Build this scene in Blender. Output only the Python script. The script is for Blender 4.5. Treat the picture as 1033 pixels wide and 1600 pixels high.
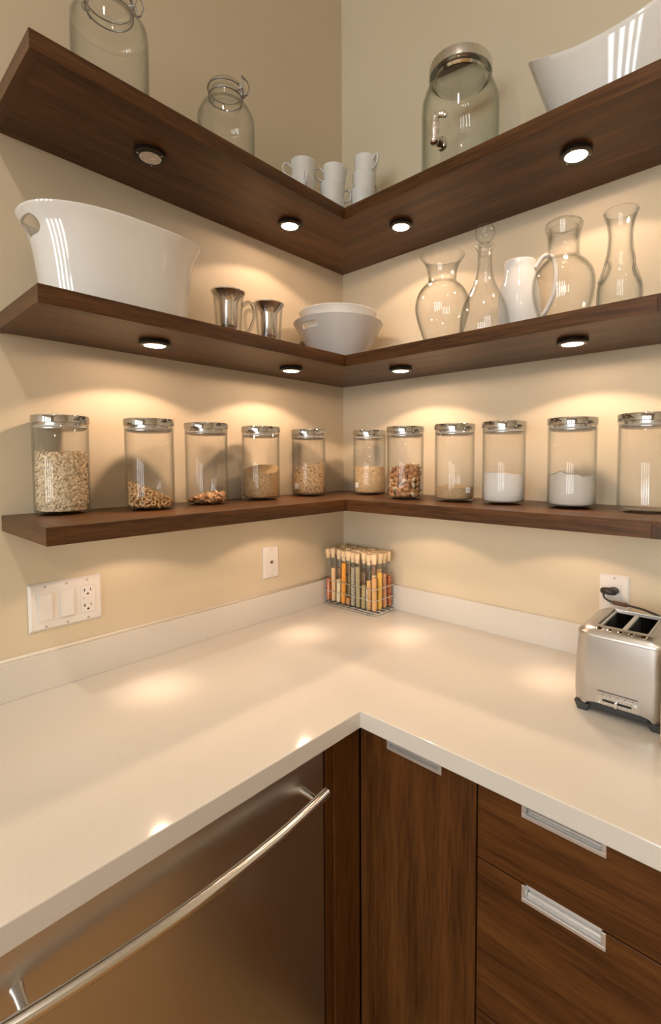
import bpy, bmesh, math, random
from math import sin, cos, pi, radians, sqrt, hypot, atan2
from mathutils import Vector, Matrix

S = bpy.context.scene
COL = S.collection
for o in list(bpy.data.objects):
    bpy.data.objects.remove(o)

# ------------------------------------------------------------------ camera
CAM = dict(f=754.73, pitch=-0.04923, roll=-0.0033, yaw=0.72389, px=554.33, py=755.54,
           loc=(1.30077, -1.40422, 1.45709))
def make_camera():
    c = CAM
    up = Vector((0, 0, 1))
    fw = Vector((-sin(c['yaw']), cos(c['yaw']), 0)); rt = Vector((cos(c['yaw']), sin(c['yaw']), 0))
    F = fw*cos(c['pitch']) + up*sin(c['pitch']); U = up*cos(c['pitch']) - fw*sin(c['pitch'])
    R = rt*cos(c['roll']) + U*sin(c['roll']); U = U*cos(c['roll']) - rt*sin(c['roll'])
    cam = bpy.data.cameras.new('camera'); o = bpy.data.objects.new('camera', cam); COL.objects.link(o)
    m = Matrix((R, U, -F)).transposed().to_4x4(); m.translation = Vector(c['loc'])
    o.matrix_world = m
    cam.sensor_fit = 'VERTICAL'; cam.sensor_height = 36.0
    cam.lens = c['f']/1600*36
    cam.shift_x = -(c['px']-516.5)/1600; cam.shift_y = -(800-c['py'])/1600
    cam.clip_start = 0.02; cam.clip_end = 60
    S.camera = o
make_camera()

# ------------------------------------------------------------------ light, exposure
S.view_settings.view_transform = 'Standard'
S.view_settings.look = 'None'
S.view_settings.gamma = 1.0
S.view_settings.use_curve_mapping = False
S.view_settings.exposure = 0.0
try:
    S.cycles.transparent_max_bounces = 48
    S.cycles.max_bounces = 10
    S.cycles.sample_clamp_indirect = 4.0
    S.cycles.caustics_reflective = False
    S.cycles.caustics_refractive = False
except Exception:
    pass
SKY_COL, SKY_STR = (0.92, 0.97, 1.0), 14.2
PUCK_COL = (1.0, 0.68, 0.46)
PUCK_WIDE, PUCK_GLOW, PUCK_NARROW = (4.4, 6.2, 2.65), (1.4, 1.6, 0.25), 3.4      # under the top, middle and lowest shelf
CEIL_COL, CEIL_W = (1.0, 0.90, 0.78), 15.5
W = bpy.data.worlds.new('sky'); S.world = W; W.use_nodes = True
bg = W.node_tree.nodes['Background']
bg.inputs[0].default_value = (*SKY_COL, 1); bg.inputs[1].default_value = SKY_STR

# ------------------------------------------------------------------ dimensions (metres)
Z1T, Z1B, Z2T, Z2B, Z3T, Z3B = 2.2049, 2.1708, 1.7720, 1.7385, 1.3356, 1.3009
CT, CB, BS = 0.915, 0.8777, 1.0026
SD, SDR, SL, SR = 0.3047, 0.3182, 1.1230, 1.1315
DL, DR, TB = 0.635, 0.6346, 0.015
CEIL = 3.7
RX, RY = 5.2, -6.4      # far side of the room

# ------------------------------------------------------------------ materials
MATS = {}
def nodes_of(name):
    m = bpy.data.materials.new(name); m.use_nodes = True
    nt = m.node_tree; b = nt.nodes['Principled BSDF']
    MATS[name] = m
    return m, nt, b
def col4(c): return (c[0], c[1], c[2], 1)
def plain(name, c, rough=0.5, metal=0.0, var=0.06, scale=30, bump=0.0, bscale=200, spec=None, coat=0.0):
    m, nt, b = nodes_of(name)
    b.inputs['Roughness'].default_value = rough; b.inputs['Metallic'].default_value = metal
    if spec is not None: b.inputs['Specular IOR Level'].default_value = spec
    if coat: b.inputs['Coat Weight'].default_value = coat; b.inputs['Coat Roughness'].default_value = 0.05
    tc = nt.nodes.new('ShaderNodeTexCoord')
    n = nt.nodes.new('ShaderNodeTexNoise'); n.inputs['Scale'].default_value = scale; n.inputs['Detail'].default_value = 3
    nt.links.new(tc.outputs['Object'], n.inputs['Vector'])
    r = nt.nodes.new('ShaderNodeValToRGB')
    r.color_ramp.elements[0].position = 0.3; r.color_ramp.elements[1].position = 0.7
    r.color_ramp.elements[0].color = col4([x*(1-var) for x in c]); r.color_ramp.elements[1].color = col4([min(1, x*(1+var)) for x in c])
    nt.links.new(n.outputs['Fac'], r.inputs['Fac']); nt.links.new(r.outputs['Color'], b.inputs['Base Color'])
    if bump:
        n2 = nt.nodes.new('ShaderNodeTexNoise'); n2.inputs['Scale'].default_value = bscale; n2.inputs['Detail'].default_value = 2
        nt.links.new(tc.outputs['Object'], n2.inputs['Vector'])
        bp = nt.nodes.new('ShaderNodeBump'); bp.inputs['Strength'].default_value = bump; bp.inputs['Distance'].default_value = 0.001
        nt.links.new(n2.outputs['Fac'], bp.inputs['Height']); nt.links.new(bp.outputs['Normal'], b.inputs['Normal'])
    return m
def wood(name, axis, dark, mid, light, rough=0.36, contrast=1.0):
    m, nt, b = nodes_of(name)
    b.inputs['Roughness'].default_value = rough; b.inputs['Specular IOR Level'].default_value = 0.32
    tc = nt.nodes.new('ShaderNodeTexCoord'); mp = nt.nodes.new('ShaderNodeMapping')
    nt.links.new(tc.outputs['Object'], mp.inputs['Vector'])
    s = [26.0, 26.0, 26.0]; s['xyz'.index(axis)] = 1.6
    mp.inputs['Scale'].default_value = s
    n1 = nt.nodes.new('ShaderNodeTexNoise'); n1.inputs['Scale'].default_value = 1.0; n1.inputs['Detail'].default_value = 5; n1.inputs['Distortion'].default_value = 0.25
    nt.links.new(mp.outputs['Vector'], n1.inputs['Vector'])
    mp2 = nt.nodes.new('ShaderNodeMapping'); s2 = [240.0]*3; s2['xyz'.index(axis)] = 14.0; mp2.inputs['Scale'].default_value = s2
    nt.links.new(tc.outputs['Object'], mp2.inputs['Vector'])
    n2 = nt.nodes.new('ShaderNodeTexNoise'); n2.inputs['Scale'].default_value = 1.0; n2.inputs['Detail'].default_value = 3
    nt.links.new(mp2.outputs['Vector'], n2.inputs['Vector'])
    mx = nt.nodes.new('ShaderNodeMath'); mx.operation = 'MULTIPLY_ADD'; mx.inputs[1].default_value = 0.45
    nt.links.new(n2.outputs['Fac'], mx.inputs[0])
    sc = nt.nodes.new('ShaderNodeMath'); sc.operation = 'MULTIPLY'; sc.inputs[1].default_value = 0.6
    nt.links.new(n1.outputs['Fac'], sc.inputs[0]); nt.links.new(sc.outputs[0], mx.inputs[2])
    r = nt.nodes.new('ShaderNodeValToRGB')
    e = r.color_ramp.elements; e[0].position = 0.5-0.14*contrast; e[0].color = col4(dark); e[1].position = 0.5+0.2*contrast; e[1].color = col4(light)
    k = e.new(0.53); k.color = col4(mid)
    nt.links.new(mx.outputs[0], r.inputs['Fac']); nt.links.new(r.outputs['Color'], b.inputs['Base Color'])
    bp = nt.nodes.new('ShaderNodeBump'); bp.inputs['Strength'].default_value = 0.08; bp.inputs['Distance'].default_value = 0.001
    nt.links.new(n2.outputs['Fac'], bp.inputs['Height']); nt.links.new(bp.outputs['Normal'], b.inputs['Normal'])
    return m
def brushed(name, c, axis, rough=0.28, str_=0.05, aniso=0.0):
    m, nt, b = nodes_of(name)
    b.inputs['Metallic'].default_value = 1.0; b.inputs['Base Color'].default_value = col4(c)
    tc = nt.nodes.new('ShaderNodeTexCoord'); mp = nt.nodes.new('ShaderNodeMapping')
    s = [900.0]*3; s['xyz'.index(axis)] = 8.0; mp.inputs['Scale'].default_value = s
    nt.links.new(tc.outputs['Object'], mp.inputs['Vector'])
    n = nt.nodes.new('ShaderNodeTexNoise'); n.inputs['Scale'].default_value = 1.0; n.inputs['Detail'].default_value = 2
    nt.links.new(mp.outputs['Vector'], n.inputs['Vector'])
    mr = nt.nodes.new('ShaderNodeMapRange'); mr.inputs['To Min'].default_value = rough-0.05; mr.inputs['To Max'].default_value = rough+0.07
    nt.links.new(n.outputs['Fac'], mr.inputs['Value']); nt.links.new(mr.outputs[0], b.inputs['Roughness'])
    bp = nt.nodes.new('ShaderNodeBump'); bp.inputs['Strength'].default_value = str_; bp.inputs['Distance'].default_value = 0.0005
    nt.links.new(n.outputs['Fac'], bp.inputs['Height']); nt.links.new(bp.outputs['Normal'], b.inputs['Normal'])
    return m
def glass(name, tint=(0.985, 0.99, 0.985), edge=(0.62, 0.66, 0.62), f0=0.045, power=4.0, rough=0.0):
    """wall glass: Fresnel reflection over straight transmission, denser seen edge-on"""
    m = bpy.data.materials.new(name); m.use_nodes = True; MATS[name] = m
    nt = m.node_tree; nt.nodes.clear()
    out = nt.nodes.new('ShaderNodeOutputMaterial'); mix = nt.nodes.new('ShaderNodeMixShader')
    tr = nt.nodes.new('ShaderNodeBsdfTransparent'); gl = nt.nodes.new('ShaderNodeBsdfGlossy'); gl.inputs['Roughness'].default_value = rough
    lw = nt.nodes.new('ShaderNodeLayerWeight'); lw.inputs['Blend'].default_value = 0.5
    pw = nt.nodes.new('ShaderNodeMath'); pw.operation = 'POWER'; pw.inputs[1].default_value = power
    nt.links.new(lw.outputs['Facing'], pw.inputs[0])
    ma = nt.nodes.new('ShaderNodeMath'); ma.operation = 'MULTIPLY_ADD'; ma.inputs[1].default_value = 0.75; ma.inputs[2].default_value = f0
    nt.links.new(pw.outputs[0], ma.inputs[0])
    mc = nt.nodes.new('ShaderNodeMix'); mc.data_type = 'RGBA'
    p3 = nt.nodes.new('ShaderNodeMath'); p3.operation = 'POWER'; p3.inputs[1].default_value = 3.0
    nt.links.new(lw.outputs['Facing'], p3.inputs[0]); nt.links.new(p3.outputs[0], mc.inputs['Factor'])
    mc.inputs[6].default_value = col4(tint); mc.inputs[7].default_value = col4(edge)
    nt.links.new(mc.outputs[2], tr.inputs['Color'])
    nt.links.new(ma.outputs[0], mix.inputs['Fac']); nt.links.new(tr.outputs[0], mix.inputs[1]); nt.links.new(gl.outputs[0], mix.inputs[2])
    nt.links.new(mix.outputs[0], out.inputs['Surface'])
    return m
def solid_glass(name, c=(0.97, 0.98, 0.97)):
    m, nt, b = nodes_of(name)
    b.inputs['Base Color'].default_value = col4(c); b.inputs['Roughness'].default_value = 0.0
    b.inputs['Transmission Weight'].default_value = 1.0; b.inputs['IOR'].default_value = 1.47
    return m
def emit(name, c, s):
    m, nt, b = nodes_of(name)
    b.inputs['Base Color'].default_value = (0.9, 0.9, 0.9, 1)
    b.inputs['Emission Color'].default_value = col4(c); b.inputs['Emission Strength'].default_value = s
    return m
def cells(name, cols, scale, rough=0.7, bump=0.6, rnd=1.0, dist=0.002):
    """grains: every Voronoi cell takes one of the given colours"""
    m, nt, b = nodes_of(name)
    b.inputs['Roughness'].default_value = rough
    tc = nt.nodes.new('ShaderNodeTexCoord'); v = nt.nodes.new('ShaderNodeTexVoronoi'); v.inputs['Scale'].default_value = scale; v.inputs['Randomness'].default_value = rnd
    nt.links.new(tc.outputs['Object'], v.inputs['Vector'])
    sp = nt.nodes.new('ShaderNodeSeparateColor'); nt.links.new(v.outputs['Color'], sp.inputs[0])
    r = nt.nodes.new('ShaderNodeValToRGB'); r.color_ramp.interpolation = 'CONSTANT'
    e = r.color_ramp.elements
    pos = 0.0
    for i, (c, w) in enumerate(cols):
        k = e[0] if i == 0 else e.new(pos)
        k.position = pos; k.color = col4(c); pos += w
    e[len(e)-1].color = col4(cols[-1][0]) if len(cols) > 1 else col4(cols[0][0])
    nt.links.new(sp.outputs[0], r.inputs['Fac']); nt.links.new(r.outputs['Color'], b.inputs['Base Color'])
    inv = nt.nodes.new('ShaderNodeMath'); inv.operation = 'SUBTRACT'; inv.inputs[0].default_value = 1.0
    nt.links.new(v.outputs['Distance'], inv.inputs[1])
    bp = nt.nodes.new('ShaderNodeBump'); bp.inputs['Strength'].default_value = bump; bp.inputs['Distance'].default_value = dist
    nt.links.new(inv.outputs[0], bp.inputs['Height']); nt.links.new(bp.outputs['Normal'], b.inputs['Normal'])
    return m

plain('wall_paint', (0.67, 0.575, 0.42), 0.6, var=0.015, scale=3, bump=0.05, bscale=400)
plain('room_paint', (0.66, 0.56, 0.42), 0.7, var=0.02, scale=3)
plain('ceiling_paint', (0.78, 0.74, 0.66), 0.8, var=0.01, scale=3)
plain('quartz', (0.69, 0.655, 0.595), 0.09, var=0.025, scale=260, spec=0.5)
plain('caulk', (0.78, 0.72, 0.62), 0.5, var=0.02)
WD, WM, WL = (0.038, 0.0135, 0.0036), (0.086, 0.034, 0.0098), (0.145, 0.060, 0.0180)
for a in 'xyz':
    wood('walnut_'+a, a, WD, WM, WL)
BD, BM, BL = (0.042, 0.0135, 0.0033), (0.092, 0.0335, 0.0082), (0.140, 0.055, 0.0138)
for a in 'xz':
    wood('cabinet_wood_'+a, a, BD, BM, BL, rough=0.33)
wood('floor_wood', 'y', (0.24, 0.115, 0.035), (0.38, 0.20, 0.07), (0.48, 0.27, 0.10), rough=0.4)
plain('dishwasher_shell', (0.05, 0.05, 0.05), 0.6, var=0.05)
brushed('stainless', (0.61, 0.59, 0.56), 'y', 0.30, 0.04)
brushed('steel_bar', (0.78, 0.765, 0.745), 'y', 0.20, 0.02)
plain('chrome', (0.86, 0.85, 0.83), 0.06, 1.0, var=0.01)
plain('lid_steel', (0.58, 0.57, 0.55), 0.07, 1.0, var=0.02)
brushed('satin_steel', (0.70, 0.685, 0.66), 'z', 0.26, 0.02)
plain('wire_steel', (0.86, 0.85, 0.83), 0.34, 1.0, var=0.02)
plain('thin_wire', (0.36, 0.36, 0.36), 0.3, 1.0, var=0.02)
plain('aluminium', (0.80, 0.80, 0.81), 0.32, 0.9, var=0.02)
plain('aluminium_flange', (0.80, 0.80, 0.81), 0.42, 0.9, var=0.02)
plain('bronze', (0.035, 0.028, 0.022), 0.32, 0.6, var=0.1)
emit('lamp_lens', (1.0, 0.82, 0.56), 9.0)
plain('lens_off', (0.75, 0.68, 0.6), 0.12, var=0.2, scale=120)
emit('ceiling_lens', (1.0, 0.86, 0.66), 14.0)
plain('porcelain', (0.76, 0.75, 0.73), 0.10, var=0.01, coat=0.4)
plain('porcelain_cup', (0.76, 0.75, 0.72), 0.16, var=0.01, coat=0.3)
plain('plate_plastic', (0.80, 0.76, 0.72), 0.32, var=0.01)
plain('switch_plastic', (0.82, 0.785, 0.75), 0.25, var=0.01)
plain('slot_black', (0.01, 0.01, 0.012), 0.5, var=0.1)
plain('screw_paint', (0.62, 0.58, 0.54), 0.3, var=0.05)
glass('jar_glass', tint=(0.997, 0.998, 0.997), edge=(0.80, 0.81, 0.78), f0=0.036)
glass('ware_glass', tint=(0.995, 0.996, 0.995), edge=(0.58, 0.61, 0.58), f0=0.034, power=4.2)
glass('tube_glass', tint=(0.995, 0.995, 0.99), edge=(0.86, 0.86, 0.83), f0=0.024)
glass('green_glass', tint=(0.99, 0.995, 0.985), edge=(0.50, 0.57, 0.47), f0=0.025, power=4.0)
glass('blue_glass', tint=(0.99, 0.995, 0.99), edge=(0.10, 0.15, 0.165), f0=0.025, power=4.0)
glass('window_glass', tint=(0.97, 0.98, 0.98))
solid_glass('stopper_glass')
plain('gasket', (0.62, 0.60, 0.55), 0.35, var=0.04)
plain('cork', (0.78, 0.60, 0.38), 0.8, var=0.22, scale=260, bump=0.4, bscale=500)
plain('label_paper', (0.80, 0.76, 0.72), 0.6, var=0.03)
plain('rubber_black', (0.025, 0.022, 0.02), 0.42, var=0.1)
plain('foot_rubber', (0.05, 0.052, 0.055), 0.5, var=0.05)
brushed('toaster_steel', (0.63, 0.62, 0.61), 'x', 0.30, 0.03)
plain('satin_bright', (0.82, 0.79, 0.74), 0.2, 1.0, var=0.02)
plain('toaster_cast', (0.63, 0.61, 0.585), 0.34, 1.0, var=0.02)
plain('white_frame', (0.8, 0.8, 0.78), 0.4, var=0.01)
plain('cord_brown', (0.10, 0.045, 0.03), 0.45, var=0.08)
plain('canister_cream', (0.80, 0.70, 0.55), 0.2, var=0.02)
# contents
plain('oat_flake', (0.85, 0.66, 0.45), 0.75, var=0.25, scale=120)
plain('oat_core', (0.85, 0.66, 0.45), 0.85, var=0.3, scale=200)
plain('oat_ring', (0.74, 0.46, 0.21), 0.7, var=0.25, scale=180, bump=0.5, bscale=500)
plain('cereal_flake', (0.72, 0.42, 0.21), 0.7, var=0.22, scale=150, bump=0.3, bscale=300)
plain('almond_skin', (0.54, 0.27, 0.115), 0.55, var=0.3, scale=110, bump=0.4, bscale=260)
plain('hazelnut_skin', (0.34, 0.14, 0.07), 0.5, var=0.3, scale=110, bump=0.3)
plain('cashew_pale', (0.78, 0.60, 0.37), 0.5, var=0.15, scale=90)
cells('brown_grain', [((0.52, 0.33, 0.15), .45), ((0.40, 0.24, 0.10), .3), ((0.66, 0.46, 0.25), .25)], 420)
cells('speckled_grain', [((0.66, 0.45, 0.24), .5), ((0.55, 0.34, 0.16), .28), ((0.06, 0.03, 0.02), .10), ((0.72, 0.54, 0.32), .12)], 330)
cells('pale_grain', [((0.74, 0.50, 0.25), .4), ((0.62, 0.37, 0.16), .3), ((0.82, 0.64, 0.40), .3)], 380)
cells('sand_sugar', [((0.52, 0.36, 0.19), .5), ((0.42, 0.28, 0.14), .25), ((0.64, 0.46, 0.27), .25)], 700, bump=0.3)
plain('sugar_white', (0.83, 0.81, 0.77), 0.85, var=0.02, scale=300, bump=0.2, bscale=900)
plain('flour_white', (0.76, 0.71, 0.64), 0.95, var=0.03, scale=60, bump=0.25, bscale=160)
SPICE = {'paprika': (0.60, 0.13, 0.015), 'ginger': (0.66, 0.44, 0.24), 'cream': (0.76, 0.58, 0.38), 'turmeric': (0.68, 0.27, 0.02),
         'cinnamon': (0.42, 0.20, 0.07), 'tan': (0.60, 0.38, 0.15), 'lightbrown': (0.58, 0.32, 0.12), 'mustard': (0.66, 0.40, 0.06), 'rosy': (0.46, 0.23, 0.12)}
for k, c in SPICE.items():
    plain('spice_'+k, [min(0.9, 1.28*q+0.03) for q in c], 0.9, var=0.12, scale=200)
cells('spice_sage', [((0.46, 0.41, 0.30), .4), ((0.62, 0.57, 0.46), .35), ((0.28, 0.23, 0.15), .25)], 500)
cells('spice_herb', [((0.46, 0.40, 0.22), .4), ((0.60, 0.53, 0.34), .35), ((0.30, 0.25, 0.12), .25)], 500)
cells('spice_olive', [((0.52, 0.43, 0.19), .4), ((0.62, 0.51, 0.27), .35), ((0.38, 0.3, 0.13), .25)], 500)
cells('spice_chili', [((0.55, 0.12, 0.04), .4), ((0.36, 0.06, 0.03), .3), ((0.72, 0.40, 0.18), .3)], 380)

# ------------------------------------------------------------------ builders
def obj(name, bm, mat, parent=None, smooth=None, loc=None):
    bmesh.ops.recalc_face_normals(bm, faces=bm.faces[:])
    me = bpy.data.meshes.new(name); bm.to_mesh(me); bm.free()
    me.materials.append(MATS[mat])
    if smooth:
        for p in me.polygons: p.use_smooth = True
        if smooth is not True:
            me.set_sharp_from_angle(angle=radians(smooth))
    o = bpy.data.objects.new(name, me); COL.objects.link(o)
    if parent: o.parent = parent
    if loc: o.location = loc
    return o
def tag(o, label, cat, group=None, kind=None):
    o['label'] = label; o['category'] = cat
    if group: o['group'] = group
    if kind: o['kind'] = kind
    return o
def thing(name, label, cat, loc=(0, 0, 0), rz=0.0, group=None):
    o = bpy.data.objects.new(name, None); COL.objects.link(o); o.empty_display_size = 0.05
    o.location = loc; o.rotation_euler = (0, 0, rz)
    return tag(o, label, cat, group)
def struct(name, bm, mat, label=None):
    o = obj(name, bm, mat); o['kind'] = 'structure'
    if label: o['label'] = label
    return o
def NB(): return bmesh.new()
def box(bm, a, b, bev=0.0, seg=2):
    m = Matrix.Translation([(a[i]+b[i])/2 for i in range(3)]) @ Matrix.Diagonal([abs(b[i]-a[i]) for i in range(3)]+[1])
    r = bmesh.ops.create_cube(bm, size=1.0, matrix=m)
    if bev:
        vs = set(r['verts']); es = [e for e in bm.edges if e.verts[0] in vs and e.verts[1] in vs]
        bmesh.ops.bevel(bm, geom=es, offset=bev, segments=seg, affect='EDGES', profile=0.5)
    return bm
def prism(bm, poly, z0, z1, bev=0.0, axis='z'):
    def P(p, h):
        return (p[0], p[1], h) if axis == 'z' else ((p[0], h, p[1]) if axis == 'y' else (h, p[0], p[1]))
    lo = [bm.verts.new(P(p, z0)) for p in poly]; hi = [bm.verts.new(P(p, z1)) for p in poly]
    n = len(poly); es = []
    bm.faces.new(lo[::-1]); f = bm.faces.new(hi)
    for i in range(n):
        bm.faces.new((lo[i], lo[(i+1) % n], hi[(i+1) % n], hi[i]))
    if bev:
        bm.normal_update()
        vs = set(lo+hi); ed = [e for e in bm.edges if e.verts[0] in vs and e.verts[1] in vs]
        bmesh.ops.bevel(bm, geom=ed, offset=bev, segments=2, affect='EDGES', profile=0.5)
    return bm
def lathe(bm, prof, seg=48, c=(0, 0, 0), sx=1.0, sy=1.0, close=False):
    """profile of (r, z); r == 0 closes on the axis"""
    rings = []
    for r, z in prof:
        if r < 1e-6:
            rings.append([bm.verts.new((c[0], c[1], c[2]+z))])
        else:
            rings.append([bm.verts.new((c[0]+r*sx*cos(2*pi*i/seg), c[1]+r*sy*sin(2*pi*i/seg), c[2]+z)) for i in range(seg)])
    pairs = list(zip(rings[:-1], rings[1:]))
    if close: pairs.append((rings[-1], rings[0]))
    for A, B in pairs:
        if len(A) == 1 and len(B) == 1: continue
        for i in range(seg):
            j = (i+1) % seg
            if len(A) == 1: bm.faces.new((A[0], B[j], B[i]))
            elif len(B) == 1: bm.faces.new((A[i], A[j], B[0]))
            else: bm.faces.new((A[i], A[j], B[j], B[i]))
    return bm
def smooth_prof(pts, n=4):
    """Catmull-Rom through the profile points"""
    out = []
    P = [pts[0]]+list(pts)+[pts[-1]]
    for i in range(1, len(P)-2):
        p0, p1, p2, p3 = P[i-1], P[i], P[i+1], P[i+2]
        for k in range(n):
            t = k/n
            out.append(tuple(0.5*((2*p1[d])+(-p0[d]+p2[d])*t+(2*p0[d]-5*p1[d]+4*p2[d]-p3[d])*t*t+(-p0[d]+3*p1[d]-3*p2[d]+p3[d])*t**3) for d in range(len(p1))))
    out.append(tuple(pts[-1]))
    return out
def tube(bm, path, r, seg=10, closed=False, flat=None):
    """round rod along a path; r may be a list; flat = (side scale)"""
    P = [Vector(p) for p in path]; n = len(P); rings = []
    R = r if isinstance(r, (list, tuple)) else [r]*n
    prev = None
    for i in range(n):
        if closed: t = P[(i+1) % n]-P[i-1]
        else: t = P[min(i+1, n-1)]-P[max(i-1, 0)]
        t.normalize()
        if prev is None:
            a = Vector((0, 0, 1)) if abs(t.z) < 0.9 else Vector((1, 0, 0))
            u = t.cross(a).normalized()
        else:
            u = (prev - t*prev.dot(t)).normalized()
        prev = u; v = t.cross(u)
        fy = flat or 1.0
        rings.append([bm.verts.new(P[i]+u*(R[i]*cos(2*pi*k/seg))+v*(R[i]*fy*sin(2*pi*k/seg))) for k in range(seg)])
    m = n if closed else n-1
    for i in range(m):
        A, B = rings[i], rings[(i+1) % n]
        for k in range(seg):
            bm.faces.new((A[k], A[(k+1) % seg], B[(k+1) % seg], B[k]))
    if not closed:
        bm.faces.new(rings[0][::-1]); bm.faces.new(rings[-1])
    return bm
def curve_pts(pts, n=6): return smooth_prof([tuple(p) for p in pts], n)
def ring_pts(c, r, n=40, a0=0.0, a1=2*pi, z=None):
    full = abs(a1-a0-2*pi) < 1e-6
    return [(c[0]+r*cos(a0+(a1-a0)*i/(n if full else n-1)), c[1]+r*sin(a0+(a1-a0)*i/(n if full else n-1)), c[2]) for i in range(n)]
def loft(bm, rings, cap0=True, cap1=True):
    V = [[bm.verts.new(p) for p in r] for r in rings]; n = len(V[0])
    for A, B in zip(V[:-1], V[1:]):
        for i in range(n):
            bm.faces.new((A[i], A[(i+1) % n], B[(i+1) % n], B[i]))
    if cap0: bm.faces.new(V[0][::-1])
    if cap1: bm.faces.new(V[-1])
    return V
def rrect(cx, cy, hx, hy, r, z, n=6):
    pts = []
    for qx, qy, a in ((1, 1, 0), (-1, 1, pi/2), (-1, -1, pi), (1, -1, 3*pi/2)):
        for k in range(n+1):
            t = a+pi/2*k/n
            pts.append((cx+qx*(hx-r)+r*cos(t), cy+qy*(hy-r)+r*sin(t), z))
    return pts
def difference(o, cutters):
    """cut holes, then keep the plain mesh"""
    for c in cutters:
        md = o.modifiers.new('cut', 'BOOLEAN'); md.object = c; md.operation = 'DIFFERENCE'; md.solver = 'EXACT'
    dg = bpy.context.evaluated_depsgraph_get(); dg.update()
    me = bpy.data.meshes.new_from_object(o.evaluated_get(dg))
    old = o.data; o.modifiers.clear(); o.data = me
    if not me.materials: me.materials.append(old.materials[0])
    for c in cutters: bpy.data.objects.remove(c)
    me.set_sharp_from_angle(angle=radians(50))
def copy_thing(root, loc, rz=None, label=None, group=None):
    r = root.copy(); COL.objects.link(r); r.location = loc
    if rz is not None: r.rotation_euler = (0, 0, rz)
    if label: r['label'] = label
    if group: r['group'] = group
    for ch in list(root.children):
        c = ch.copy(); COL.objects.link(c); c.parent = r
        for g in list(ch.children):
            d = g.copy(); COL.objects.link(d); d.parent = c
    return r

# ------------------------------------------------------------------ the room
T = 0.12
struct('floor', box(NB(), (-T, RY-T, -0.06), (RX+T, T, 0)), 'floor_wood', 'brown wooden floor')
struct('ceiling', box(NB(), (-T, RY-T, CEIL), (RX+T, T, CEIL+0.06)), 'ceiling_paint', 'pale ceiling')
struct('wall_left', box(NB(), (-T, RY, 0), (0, T, CEIL)), 'wall_paint', 'cream painted wall left of the corner')
struct('wall_right', box(NB(), (0, 0, 0), (RX+T, T, CEIL)), 'wall_paint', 'cream painted wall right of the corner')
struct('wall_side', box(NB(), (RX, RY-T, 0), (RX+T, 0, CEIL)), 'room_paint', 'cream painted far side wall')
WIN = [(0.30, 0.90), (1.35, 1.95), (2.40, 3.00), (3.45, 4.05)]; WZ0, WZ1 = 0.6, 3.0
bm = NB()
box(bm, (-T, RY-T, 0), (RX, RY, WZ0)); box(bm, (-T, RY-T, WZ1), (RX, RY, CEIL))
xs = [-T]+[v for w in WIN for v in w]+[RX]
for i in range(0, len(xs), 2): box(bm, (xs[i], RY-T, WZ0), (xs[i+1], RY, WZ1))
struct('wall_back', bm, 'room_paint', 'cream painted wall with the windows')
for i, (a, b) in enumerate(WIN):
    bm = NB(); y0, y1 = RY-0.07, RY-0.02; f = 0.055
    box(bm, (a, y0, WZ0), (a+f, y1, WZ1)); box(bm, (b-f, y0, WZ0), (b, y1, WZ1))
    box(bm, (a+f, y0, WZ0), (b-f, y1, WZ0+f)); box(bm, (a+f, y0, WZ1-f), (b-f, y1, WZ1))
    m = (a+b)/2; box(bm, (a+f, y0, 2.1), (b-f, y1, 2.15))
    w = struct('window_%d' % (i+1), bm, 'white_frame', 'white framed window in the back wall')
    obj('pane', box(NB(), (a+f, RY-0.047, WZ0+f), (b-f, RY-0.043, WZ1-f)), 'window_glass', w)
    L = bpy.data.lights.new('window_back_offscreen', 'AREA'); L.shape = 'RECTANGLE'; L.size = b-a; L.size_y = WZ1-WZ0
    L.cycles.is_portal = True
    lo = bpy.data.objects.new('window_back_offscreen', L); COL.objects.link(lo); lo.location = (m, RY+0.005, (WZ0+WZ1)/2); lo.rotation_euler = (radians(90), 0, 0)
n = 0
for cx_ in (1.4, 3.0):
    for cy_ in (-1.9, -3.6):
        n += 1
        t = thing('ceiling_downlight_offscreen', 'round recessed downlight in the room ceiling', 'light', (cx_, cy_, CEIL), group='ceiling downlights')
        obj('trim_ring', lathe(NB(), [(0.045, -0.004), (0.065, -0.006), (0.068, 0), (0.045, 0)], 32, close=True), 'white_frame', t, 40)
        obj('lens_offscreen', lathe(NB(), [(0, -0.002), (0.045, -0.002), (0.045, 0), (0, 0)], 32), 'ceiling_lens', t)
        L = bpy.data.lights.new('downlight_lamp_offscreen', 'SPOT'); L.energy = CEIL_W*4; L.color = CEIL_COL; L.spot_size = radians(150); L.spot_blend = 0.9; L.shadow_soft_size = 0.05
        lo = bpy.data.objects.new('downlight_lamp_offscreen', L); COL.objects.link(lo); lo.parent = t; lo.location = (0, 0, -0.02)

# ------------------------------------------------------------------ counter, backsplash
XE, YE = 1.75, -1.9
ct = obj('countertop', prism(NB(), [(0, 0), (0, YE), (DL, YE), (DL, -DR), (XE, -DR), (XE, 0)], CB, CT, 0.0018), 'quartz')
tag(ct, 'glossy cream quartz countertop running round the corner', 'countertop')
t = thing('backsplash', 'low cream quartz upstand with a caulk line along the wall behind the switches', 'backsplash', (0, 0, CT))
obj('upstand', box(NB(), (0, YE, 0), (TB, -TB, BS-CT), 0.001, 1), 'quartz', t)
obj('caulk_bead', tube(NB(), [(0.003, YE, BS-CT+0.003), (0.003, -TB, BS-CT+0.003)], 0.0045, 8), 'caulk', t, True)
t = thing('backsplash', 'low cream quartz upstand along the wall behind the toaster', 'backsplash', (0, 0, CT))
obj('upstand', box(NB(), (0, -TB, 0), (XE, 0, BS-CT), 0.001, 1), 'quartz', t)

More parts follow.
